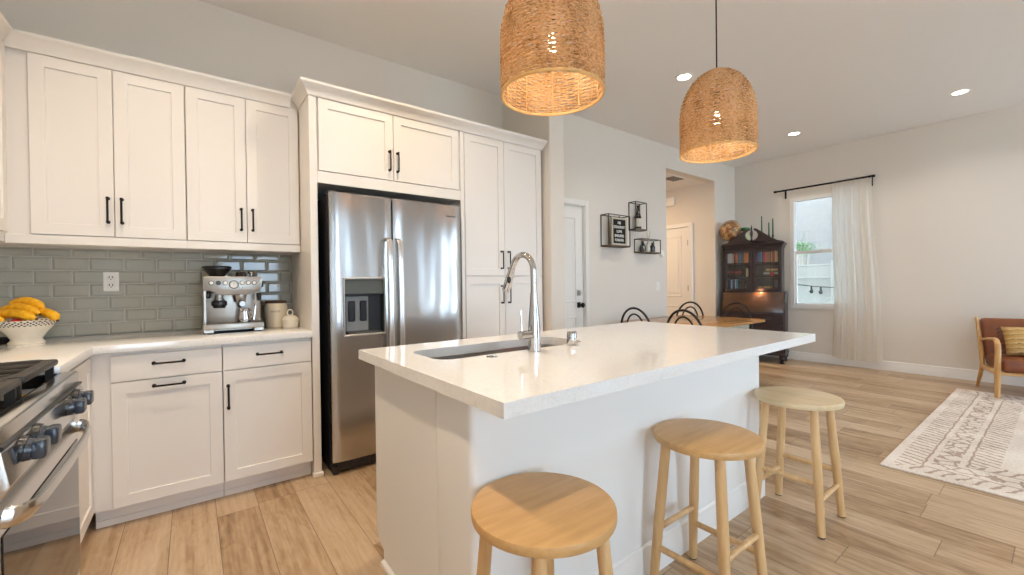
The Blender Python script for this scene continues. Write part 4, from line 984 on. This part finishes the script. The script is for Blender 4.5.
lx0, lx1, lz0, lz1 = 4.02, 4.30, 1.660, 1.995; ly = YD-.105
b = B(); fw = .022
b.box(lx0, lx1, ly, ly+.022, lz0, lz0+fw, .002).box(lx0, lx1, ly, ly+.022, lz1-fw, lz1, .002).box(lx0, lx0+fw, ly, ly+.022, lz0+fw, lz1-fw, .002).box(lx1-fw, lx1, ly, ly+.022, lz0+fw, lz1-fw, .002)
obj('frame', b, 'lettframe', lbd); obj('board', B().box(lx0+fw, lx1-fw, ly+.008, ly+.02, lz0+fw, lz1-fw), 'letterb', lbd)
for i, s_ in enumerate(('HIS', 'STEADFAST', 'LOVE', 'ENDURES', 'FOREVER')):
    b = B(); txt(b, s_, .0405, T((lx0+lx1)/2, ly+.0065, lz1-.064-i*.0525) @ FRONT @ Matrix.Diagonal((1.0, 1.12, 1, 1)), .0012); obj('lettering', b, 'letter', lbd)
obj('hanger', B().box(4.15, 4.17, ly, ly+.01, 1.992, 2.012, .002), 'wire', lbd)
bt = thing('wine_bottle', 'dark slim bottle with pale label in the tall wire shelf', 'bottle', (4.588, YD-.055, 1.889))
obj('glass', B().lathe([(0, 0), (.040, 0), (.042, .006), (.042, .15), (.034, .185), (.017, .225), (.015, .29), (.018, .292), (.018, .305), (0, .306)], (4.588, YD-.055, 1.889), 24, cap=(False, False)), 'bottle', bt)
obj('paper_label', B().lathe([(.0428, .03), (.0428, .135)], (4.588, YD-.055, 1.889), 24, cap=(False, False)), 'bottlelab', bt, label='pale paper label')
for x, lb, k in ((4.685, 'small dark bottle at the left in the low wire shelf', 1.), (4.895, 'small dark bottle at the right in the low wire shelf', .95)):
    obj('small_bottle', B().lathe([(0, 0), (.036, 0), (.038, .006), (.038, .075), (.020, .10), (.014, .108), (.014, .135), (0, .136)], (0, 0, 0), 20, cap=(False, False), mx=T(x, YD-.055, 1.604) @ Matrix.Scale(k, 4)), 'bottle', label=lb, cat='bottle')
vs = thing('bud_vase', 'pale bud vase with dried stems in the low wire shelf', 'vase', (4.790, YD-.055, 1.604))
obj('vase', B().lathe([(0, 0), (.030, 0), (.036, .03), (.030, .07), (.016, .10), (.018, .115), (.014, .115), (.012, .10), (0, .02)], (4.790, YD-.055, 1.604), 20, cap=(False, False)), 'bottlelab', vs)
b = B()
for dx, dz in ((-.02, .26), (.03, .23), (.055, .28)): b.tube([(4.790, YD-.055, 1.62), (4.790+dx*.3, YD-.057, 1.75), (4.790+dx, YD-.06, 1.60+dz)], .004, 5)
obj('dried_stems', b, 'twig', vs)
ls = thing('light_switch', 'white wall switch plate left of the hall opening', 'switch', (5.085, YD-.003, 1.15))
obj('cover_plate', B().box(5.045, 5.125, YD-.006, YD-.0005, 1.09, 1.21, .002), 'white', ls); obj('rocker', B().box(5.068, 5.102, YD-.010, YD-.005, 1.115, 1.185, .002), 'white', ls)
obj('thermostat', B().lathe([(.045, 0), (.045, .014), (.038, .022), (0, .023)], (0, 0, 0), 28, mx=T(5.18, YD-.0005, 1.597) @ FRONT), 'white', label='round white thermostat beside the hall opening', cat='thermostat')
obj('door_chime', B().box(OPX1-.05, OPX1-.001, 4.10, 4.36, 2.52, 2.66, .008), 'white', label='white chime box high on the hall wall', cat='chime')
vt = thing('ceiling_vent', 'white slotted air vent in the hall ceiling', 'vent', (5.86, 3.66, OPZ))
obj('frame', B().box(5.74, 6.10, 3.57, 3.80, OPZ-.010, OPZ-.0005, .003), 'white', vt)
b = B()
for i in range(7): b.box(5.765, 6.075, 3.592+i*.028, 3.606+i*.028, OPZ-.013, OPZ-.0095)
obj('slot', b, 'slot', vt)
lamp('hall_light', 'AREA', (5.4, 4.6, OPZ-.03), 22, (1, .74, .48), .14)
hl = thing('hall_downlight', 'recessed light in the hall ceiling, out of sight', 'ceiling light', (5.4, 4.6, OPZ))
obj('trim_ring', B().lathe([(.056, 0), (.060, -.006), (.082, -.004), (.084, 0)], (5.4, 4.6, OPZ), 28, cap=(False, False)), 'white', hl)
obj('lens', B().lathe([(.057, -.003), (0, -.004)], (5.4, 4.6, OPZ), 28, cap=(False, False)), 'spot', hl)

# ================================================================= DINING TABLE AND CHAIRS
tx0, tx1, ty0, ty1 = 4.035, 5.44, 2.165, 3.24
tb = thing('dining_table', 'oak topped dining table with pale painted base behind the island', 'table', (4.74, 2.7, 0))
obj('tabletop', B().prism(rrect(tx0, tx1, ty0, ty1, .10, 6), 'z', .722, .750, .004), 'oak', tb)
obj('apron', B().box(tx0+.16, tx1-.16, ty0+.14, ty0+.16, .63, .722).box(tx0+.16, tx1-.16, ty1-.16, ty1-.14, .63, .722).box(tx0+.16, tx0+.18, ty0+.14, ty1-.14, .63, .722).box(tx1-.18, tx1-.16, ty0+.14, ty1-.14, .63, .722), 'sage', tb)
for x in (4.47, 4.90):
    for y in (ty0+.16, ty1-.16): obj('leg', B().lathe([(.022, 0), (.026, .1), (.034, .5), (.036, .60), (.044, .62), (.044, .72)], (x, y, 0), 18), 'sage', tb)
def make_chair():
    c = thing('bentwood_chair', 'x', 'chair')                      # local: faces +x, back at x=-.19
    obj('seat', B().lathe([(.18, .445), (.198, .449), (.203, .458), (.198, .467), (.17, .462), (0, .460)], (0, 0, 0), 36), 'bent', c)
    def hoop(hw, z1, xo, z0=.455):
        P = []
        for i in range(25):
            a = pi*i/24; yy = -hw*cos(a); k = sin(a)**.62 if 0 < i < 24 else 0
            z = z0+(z1-z0)*k; P.append((xo-.07*(z-.455)/.45, yy*(1 if z > .6 else .88+.12*(z-z0)/(.6-z0)), z))
        return P
    obj('back_hoop', B().tube(hoop(.215, .925, -.165), .0125, 8), 'bent', c); obj('inner_hoop', B().tube(hoop(.135, .860, -.170), .0095, 8), 'bent', c)
    for sx, sy in ((-1, -1), (-1, 1), (1, -1), (1, 1)): obj('leg', B().tube([(sx*.135, sy*.125, .448), (sx*.155, sy*.145, .2), (sx*.185, sy*.165, 0)], [.016, .014, .011], 8), 'bent', c)
    obj('stretcher_ring', B().tube([(.145*cos(2*pi*i/28), .135*sin(2*pi*i/28), .22) for i in range(28)], .009, 7, closed=True), 'bent', c)
    return c
ch = make_chair()
for i, (x, y, rz, lb) in enumerate(((4.075, 2.875, 0, 'black bentwood chair at the far left of the dining table'), (4.075, 2.30, 0, 'black bentwood chair in front of the table, overlapping the one behind it'), (5.245, 3.165, pi, 'black bentwood chair behind the table nearest the hall wall, seen through another chair'), (5.345, 2.60, pi, 'black bentwood chair in front of the dark bookcase'))):
    o = ch if i == 0 else dup(ch)
    o.location = (x, y, 0); o.rotation_euler = (0, 0, rz); o['label'] = lb; o['group'] = 'bentwood chairs round the dining table'

# ================================================================= SECRETARY BOOKCASE
BEFORE = set(bpy.data.objects)
XF, XB = 6.970, 7.300                                               # upper case front / back
SY0, SY1 = 2.552, 3.368
sc = thing('secretary_bookcase', 'dark walnut secretary bookcase with glass doors and swan-neck top', 'bookcase', (7.0, 2.94, 0))
BX = 6.880
obj('lower_case', B().prism([(BX+.02, .14), (BX+.02, .735), (XF, 1.030), (XF, 1.045), (7.305, 1.045), (7.305, .14)], 'y', 2.505, 3.395, .002), 'walnut', sc)
obj('slant_front', B().prism([(BX+.004, .742), (XF-.012, 1.028), (XF+.006, 1.034), (BX+.022, .748)], 'y', 2.52, 3.38, .002), 'walnutlit', sc, label='walnut slant front with lamp light in its colour')
for i, (z0, z1) in enumerate(((.575, .722), (.370, .565), (.155, .360))):
    dw = obj('drawer', B().box(BX, BX+.022, 2.52, 3.38, z0, z1, .004), 'walnut', sc)
    for y in (2.73, 3.17):
        obj('drawer_pull', B().box(BX-.004, BX, y-.035, y+.035, (z0+z1)/2-.016, (z0+z1)/2+.020, .002).tube([(BX-.004, y-.028, (z0+z1)/2+.004), (BX-.018, y-.024, (z0+z1)/2-.010), (BX-.018, y+.024, (z0+z1)/2-.010), (BX-.004, y+.028, (z0+z1)/2+.004)], .0035, 6), 'darkgrey', dw, label='dark bail drawer pull')
obj('base_moulding', B().box(BX-.012, 7.305, 2.495, 3.404, .118, .148, .006), 'walnut', sc)
for x in (BX+.04, 7.26):
    for y in (2.545, 3.355): obj('bracket_foot', B().tube([(x, y, .12), (x-.006, y, .075), (x+.004, y, .035), (x-.012, y, .0)], [.045, .042, .022, .036], 10), 'walnut', sc)
up = B().box(XF+.03, XB, SY0, SY0+.022, 1.045, 1.70).box(XF+.03, XB, SY1-.022, SY1, 1.045, 1.70).box(XB-.012, XB, SY0, SY1, 1.045, 1.70).box(XF+.03, XB, SY0, SY1, 1.045, 1.065).box(XF+.03, XB, SY0, SY1, 1.685, 1.70).box(XF+.028, XF+.05, 2.943, 2.977, 1.05, 1.70)
obj('upper_case', up, 'walnut', sc)
for z in (1.268, 1.480): obj('shelf', B().box(XF+.055, XB-.012, SY0+.022, SY1-.022, z-.012, z), 'shelfwood', sc)
obj('cornice', B().box(XF+.0, XB, SY0-.012, SY1+.012, 1.70, 1.735, .004).box(XF-.018, XB, SY0-.030, SY1+.028, 1.735, 1.752, .005).box(XF-.032, XB, SY0-.044, SY1+.032, 1.752, 1.772, .005), 'walnut', sc)
mid = 2.960
half = [(.437, 0), (.437, .012), (.36, .028), (.285, .068), (.20, .128), (.125, .182), (.082, .214), (.052, .226), (.032, .220), (.026, .206), (.044, .194), (.076, .168), (.092, .130), (.086, .092), (.060, .062), (.024, .046), (0, .044), (0, 0)]
poly = [(mid+a, 1.772+z) for a, z in half]+[(mid-a, 1.772+z) for a, z in half[::-1][2:]]
obj('pediment', B().prism(poly, 'x', XF-.02, XF+.012, .003), 'walnut', sc)
obj('finial', B().lathe([(.012, 1.812), (.020, 1.82), (.010, 1.84), (.016, 1.89), (.022, 1.925), (.015, 1.96), (.010, 1.985), (.014, 2.0), (.004, 2.05), (0, 2.055)], (XF-.004, mid, 0), 16), 'walnut', sc)
for (a, d, hy) in ((2.964, SY1-.004, 2.982), (SY0+.004, 2.956, 2.938)):
    fr_ = B(); s_ = .042; x0, x1 = XF, XF+.026; zb, zt = 1.050, 1.695
    fr_.box(x0, x1, a, a+s_, zb, zt, .003).box(x0, x1, d-s_, d, zb, zt, .003).box(x0, x1, a+s_, d-s_, zb, zb+s_, .003).box(x0, x1, a+s_, d-s_, zt-s_, zt, .003)
    dd = obj('glass_door', fr_, 'walnut', sc)
    mu = B(); ya, yb = a+s_, d-s_
    for k in (1, 2): yy = ya+(yb-ya)*k/3; mu.box(x0+.006, x0+.018, yy-.0045, yy+.0045, zb+s_, zt-s_)
    for z in (1.268, 1.480): mu.box(x0+.006, x0+.018, ya, yb, z-.0045, z+.0045)
    obj('glazing_bars', mu, 'walnut', dd)
    obj('pane', B().box(x0+.020, x0+.0225, ya, yb, zb+s_, zt-s_), 'glass', dd)
    obj('door_knob', B().cyl((x0, hy, 1.36), (x0-.012, hy, 1.36), .004).ball((x0-.016, hy, 1.36), .008, 10, 8), 'darkgrey', dd)
sg_ = lamp('desk_lamp_glow', 'SPOT', (XF-.035, 2.84, 1.12), 9.0, (1, .70, .36), .02, rot=(0, 0, 0)); sg_.data.spot_size = radians(120); sg_.data.spot_blend = 1
obj('puck_light', B().lathe([(.028, 0), (.028, -.008), (0, -.009)], (XF+.02, 2.84, 1.049), 18), 'brass', sc)

# books
def bookmat(c): 
    k = 'book_%d_%d_%d' % c
    if k not in M: M[k] = mat(k, srgb(*c), .6)
    return k
M['pages'] = mat('book_pages', srgb(222, 210, 186), .8)
def book_up(y, z, th, h, c, lb, grp, dp_=.17, x=7.045):
    o = thing('book', lb, 'book', (x+dp_/2, y+th/2, z), grp)
    obj('cover', B().box(x, x+dp_, y, y+.002, z, z+h).box(x, x+dp_, y+th-.002, y+th, z, z+h).box(x, x+.003, y, y+th, z, z+h), bookmat(c), o)
    obj('page_block', B().box(x+.003, x+dp_-.004, y+.002, y+th-.002, z+.003, z+h-.003), 'pages', o)
def book_flat(y0, y1, z, th, c, lb, grp, dp_=.16, x=7.045):
    o = thing('book', lb, 'book', (x+dp_/2, (y0+y1)/2, z), grp)
    obj('cover', B().box(x, x+dp_, y0, y1, z, z+.002).box(x, x+dp_, y0, y1, z+th-.002, z+th).box(x, x+.003, y0, y1, z, z+th), bookmat(c), o)
    obj('page_block', B().box(x+.003, x+dp_-.003, y0+.003, y1-.003, z+.002, z+th-.002), 'pages', o)
def row(ystart, z, items, grp, where):                             # from the left (large y) to the right
    y = ystart
    for th, h, c, nm in items: y -= th; book_up(y, z, th-.001, h, c, nm+' '+where, grp)
row(3.335, 1.482, [(.036, .155, (226, 220, 210), 'white upright book, far left of the'), (.030, .160, (236, 232, 224), 'second white upright book in the'), (.030, .150, (212, 206, 196), 'greyish white upright book in the'), (.030, .165, (176, 72, 48), 'brick red upright book in the'), (.028, .155, (226, 132, 72), 'thin orange upright book in the'), (.036, .160, (62, 116, 150), 'teal blue upright book in the'), (.032, .160, (96, 150, 176), 'light blue upright book in the'), (.026, .150, (54, 62, 84), 'navy upright book in the'), (.038, .160, (222, 130, 44), 'broad orange upright book in the'), (.034, .155, (232, 160, 96), 'pale orange upright book, right end of the')], 'books on the upper left shelf', 'top row behind the left glass door')
row(2.912, 1.482, [(.030, .150, (88, 60, 120), 'purple upright book, left end of the'), (.034, .160, (40, 110, 160), 'deep blue upright book in the'), (.034, .160, (72, 150, 190), 'sky blue upright book in the'), (.030, .150, (176, 40, 56), 'crimson upright book in the'), (.030, .155, (206, 84, 80), 'coral upright book in the'), (.032, .160, (130, 120, 118), 'grey upright book in the'), (.036, .155, (216, 128, 54), 'orange upright book in the'), (.034, .160, (150, 60, 44), 'rust upright book in the'), (.032, .165, (214, 196, 150), 'beige upright book in the'), (.028, .155, (224, 206, 120), 'yellow upright book, right end of the')], 'books on the upper right shelf', 'top row behind the right glass door')
row(3.315, 1.066, [(.026, .160, (40, 52, 72), 'navy slim book, left end of the'), (.026, .165, (160, 190, 206), 'pale blue slim book in the'), (.026, .160, (52, 84, 112), 'slate blue slim book in the'), (.028, .170, (196, 214, 222), 'ice blue slim book in the'), (.030, .165, (84, 150, 172), 'turquoise slim book in the'), (.040, .155, (48, 44, 44), 'charcoal thick book in the'), (.040, .150, (60, 54, 52), 'dark brown thick book, right end of the')], 'books on the lower left shelf', 'bottom row behind the left glass door')
for k, (th, c, y0, y1, nm) in enumerate(((.036, (44, 34, 30), 3.12, 3.34, 'black flat book at the bottom of'), (.028, (74, 58, 44), 3.085, 3.335, 'brown flat book in the middle of'), (.026, (168, 66, 50), 3.115, 3.34, 'red flat book on top of'))):
    book_flat(y0, y1, 1.270+(0, .036, .064)[k], th, c, nm+' the stack behind the left glass door', 'flat books on the middle left shelf')
book_up(3.03, 1.270, .03, .13, (214, 200, 160), 'cream upright book beside the flat stack, middle left shelf', 'flat books on the middle left shelf')
for k, (th, c, y0, y1, nm) in enumerate(((.034, (52, 50, 52), 2.605, 2.825, 'dark flat book at the bottom of'), (.028, (206, 206, 196), 2.61, 2.815, 'off-white flat book second from the bottom of'), (.026, (96, 104, 70), 2.605, 2.80, 'olive flat book second from the top of'), (.028, (214, 184, 130), 2.615, 2.775, 'tan flat book on top of'))):
    book_flat(y0, y1, 1.270+(0, .034, .062, .088)[k], th, c, nm+' the stack behind the right glass door', 'flat books on the middle right shelf', x=7.070)
obj('red_ornament', B().ball((7.040, 2.69, 1.304), .034, 18, 12, (.9, 1.1, 1)), 'apple', label='round red ornament in front of the stacked books', cat='ornament')
for k, (c, nm) in enumerate((((206, 150, 78), 'ochre flat book under'), ((226, 186, 120), 'pale tan flat book on top of'))):
    book_flat(2.69, 2.89, 1.067+.028*k, .026, c, nm+' the small pile, bottom right shelf', 'flat books on the lower right shelf')
obj('storage_box', B().box(7.045, 7.18, 2.59, 2.66, 1.066, 1.215, .003), bookmat((92, 90, 96)), label='grey upright box at the right of the bottom shelf', cat='box')

# things on top of the bookcase
gl = thing('desk_globe', 'antique style globe on top of the bookcase, left end', 'globe', (7.07, 3.285, 1.772))
gc = Vector((7.07, 3.285, 1.992)); gR = .160
obj('base', B().lathe([(.07, 1.772), (.07, 1.782), (.03, 1.79), (.012, 1.80), (.012, 1.828)], (7.07, 3.285, 0), 24), 'lid', gl)
obj('sphere', B().ball(gc, gR, 36, 24), 'globe', gl, sharp=180)
obj('meridian', B().tube([tuple(gc+Vector((sin(a)*.0, cos(a)*(gR+.010)*1, sin(a)*(gR+.010)))) for a in [radians(-110+220*i/24)+radians(20) for i in range(25)]], .005, 6), 'brass', gl, label='brass meridian arm')
vg = thing('green_capped_jar', 'round pale green jar with flat dark green top, behind the pediment', 'jar', (7.13, 3.045, 1.772))
obj('jar', B().lathe([(0, 0), (.04, 0), (.060, .03), (.068, .075), (.056, .13), (.032, .17), (.03, .215)], (7.13, 3.075, 1.772), 28, cap=(False, True)), 'palegreen', vg)
obj('lid', B().lathe([(.075, .215), (.085, .222), (.080, .248), (.06, .262), (0, .264)], (7.13, 3.085, 1.772), 28), 'greenglass', vg, label='dark green flat top')
for y, zh, zt, lb in ((2.835, 1.95, 2.188, 'tallest green taper candle in a black holder, left of the three'), (2.735, 1.89, 2.082, 'shortest green taper candle in a black holder, middle of the three'), (2.68, 1.885, 2.138, 'green taper candle in a black holder, right of the three')):
    c = thing('candlestick', lb, 'candlestick', (7.09, y, 1.772), 'candlesticks on the bookcase')
    obj('holder', B().lathe([(.034, 0), (.034, .006), (.010, .016), (.008, zh-1.772-.03), (.015, zh-1.772-.02), (.016, zh-1.772)], (7.09, y, 1.772), 20), 'black', c)
    obj('candle', B().lathe([(.0115, zh-.004), (.009, zt-.008), (.004, zt)], (7.09, y, 0), 14), 'green', c, label='green taper candle')

# the bookcase stands at an angle in the corner, with everything in and on it
bpy.context.view_layer.update()
TURN = T(6.77, 2.478, 0) @ RZ(14) @ Matrix.Diagonal((1, .932, 1, 1)) @ T(-6.88, -2.505, 0)
for o in set(bpy.data.objects)-BEFORE:
    if o.parent is None: o.matrix_world = TURN @ o.matrix_world

# ================================================================= CURTAIN
cr_ = thing('curtain_rod', 'black metal curtain rod with end knobs above the window', 'curtain rod', (7.22, 2.15, 2.56))
RX, RZ_ = 7.225, 2.577
obj('rod', B().cyl((RX, 1.595, RZ_), (RX, 2.745, RZ_), .0125, n=12), 'black', cr_)
for y in (1.58, 2.76): obj('end_knob', B().cyl((RX, y-.018, RZ_), (RX, y+.018, RZ_), .017, n=14), 'black', cr_)
for y in (1.615, 2.65): obj('bracket', B().box(XE-.012, XE-.0005, y-.012, y+.012, RZ_-.115, RZ_+.02, .002).cyl((XE-.005, y, RZ_), (RX-.012, y, RZ_), .008, n=10).cyl((RX, y-.012, RZ_), (RX, y+.012, RZ_), .015, n=12), 'black', cr_)
b = B(); NU, NV = 150, 40; V = []
for j in range(NV+1):
    v = j/NV; z = 2.607-(2.607-.105)*v; row_ = []
    fl = min(1, .30+v*1.1)
    for i in range(NU+1):
        u = i/NU
        y = (2.03+.012*sin(v*7)) + ((1.60-.105*v)-2.03)*u
        am = .026*fl
        x = RX + am*(.55*sin(u*2*pi*3.1+.8*sin(v*2.1)+1) + .38*sin(u*2*pi*7.7+1.3*sin(v*1.4)) + .22*sin(u*2*pi*13.3+v*3)) + .006*v*sin(u*9)
        if v < .035: x = RX + (.014 if i % 6 < 3 else -.010)*(1 if v > .004 else .5)
        zz = z + (.008*sin(u*44) if j == NV else 0)
        row_.append(b.bm.verts.new((x, y+.008*fl*sin(u*2*pi*9.6+v), zz)))
    V.append(row_)
for j in range(NV):
    for i in range(NU): b.bm.faces.new((V[j][i], V[j][i+1], V[j+1][i+1], V[j+1][i]))
obj('curtain', b, 'curtain', label='cream linen curtain gathered at the right side of the window', cat='curtain', sharp=180)

# ================================================================= RUG AND SETTEE
obj('area_rug', B().box(3.53, 6.61, -1.35, .75, .0005, .011, .003), 'rug', org=(5.07, -.30, 0), label='pale vintage patterned rug with brown motifs in front of the settee', cat='rug')
se = thing('settee', 'tan leather settee with pale wooden arms against the window wall', 'settee')
def side_frame(y):                                                 # local: x = depth (0 front foot .. .66 rear), y across
    b = B()
    b.tube([(.028, y, .0), (.022, y, .12), (.015, y, .30), (.005, y, .46), (.014, y, .535), (.050, y, .572), (.11, y, .578)], [.019, .022, .025, .023, .023, .022, .021], 10, flat=(1, .8))
    b.tube([(.09, y, .578), (.28, y, .560), (.50, y, .528)], [.021, .020, .017], 10, flat=(.75, 1.15))
    b.tube([(.66, y, .760), (.575, y, .60), (.50, y, .42), (.455, y, .255)], [.014, .020, .024, .025], 10, flat=(1, .75))
    b.tube([(.455, y, .27), (.54, y, .13), (.635, y, .0)], [.026, .023, .017], 10, flat=(1, .75))
    b.tube([(.02, y, .245), (.46, y, .245)], .022, 8, flat=(1.1, .7))
    return b
WD = 1.0
for yy in (0, -WD): obj('arm_frame', side_frame(yy), 'ashwood', se, label='curved pale wooden arm and legs')
obj('front_rail', B().box(.01, .04, -WD+.01, -.01, .232, .262, .006).box(.44, .47, -WD+.01, -.01, .235, .265, .006), 'ashwood', se)
obj('seat_cushion', B().box(-.02, .50, -WD+.028, -.028, .262, .385, .03, 3), 'leather', se)
bk = B().box(-.05, .05, -WD+.028, -.028, 0, .46, .03, 3); bk.xf(T(.515, 0, .315) @ Matrix.Rotation(radians(21), 4, 'Y')); obj('back_cushion', bk, 'leather', se)
SROT = radians(18)
se.location = (6.335, .435, .011); se.rotation_euler = (0, 0, SROT)
MS = Matrix.Translation(se.location) @ Matrix.Rotation(SROT, 4, 'Z')
# cushion with tassels
pl = thing('throw_cushion', 'mustard striped cushion with brown tassels on the settee', 'cushion')
b = B(); n = 20; W2, H2 = .235, .155
def pz(u, v): return .062*max(0, (1-u**4))**.5*max(0, (1-v**4))**.5
for sg in (1, -1):
    V = [[b.bm.verts.new((sg*pz(-1+2*i/n, -1+2*j/n), W2*(-1+2*i/n)*(1-.05*(1-(-1+2*j/n)**2)), H2*(-1+2*j/n)*(1-.06*(1-(-1+2*i/n)**2)))) for i in range(n+1)] for j in range(n+1)]
    for j in range(n):
        for i in range(n): b.bm.faces.new((V[j][i], V[j][i+1], V[j+1][i+1], V[j+1][i]))
bmesh.ops.remove_doubles(b.bm, verts=b.bm.verts[:], dist=.0008)
obj('cover', b, 'cushion', pl, sharp=80)
for k in range(9):
    z = -H2+.012+k*(2*H2-.024)/8
    for sg in (1, -1):
        y = sg*W2*.985; obj('tassel', B().tube([(0, y, z), (-.004, y+sg*.012, z-.004), (-.006, y+sg*.030, z-.016), (-.006, y+sg*.036, z-.030)], [.004, .008, .009, .006], 7), 'tassel', pl)
pl.matrix_world = MS @ T(.385, -.365, .545) @ Matrix.Rotation(radians(19), 4, 'Y') @ Matrix.Rotation(radians(-3), 4, 'X')
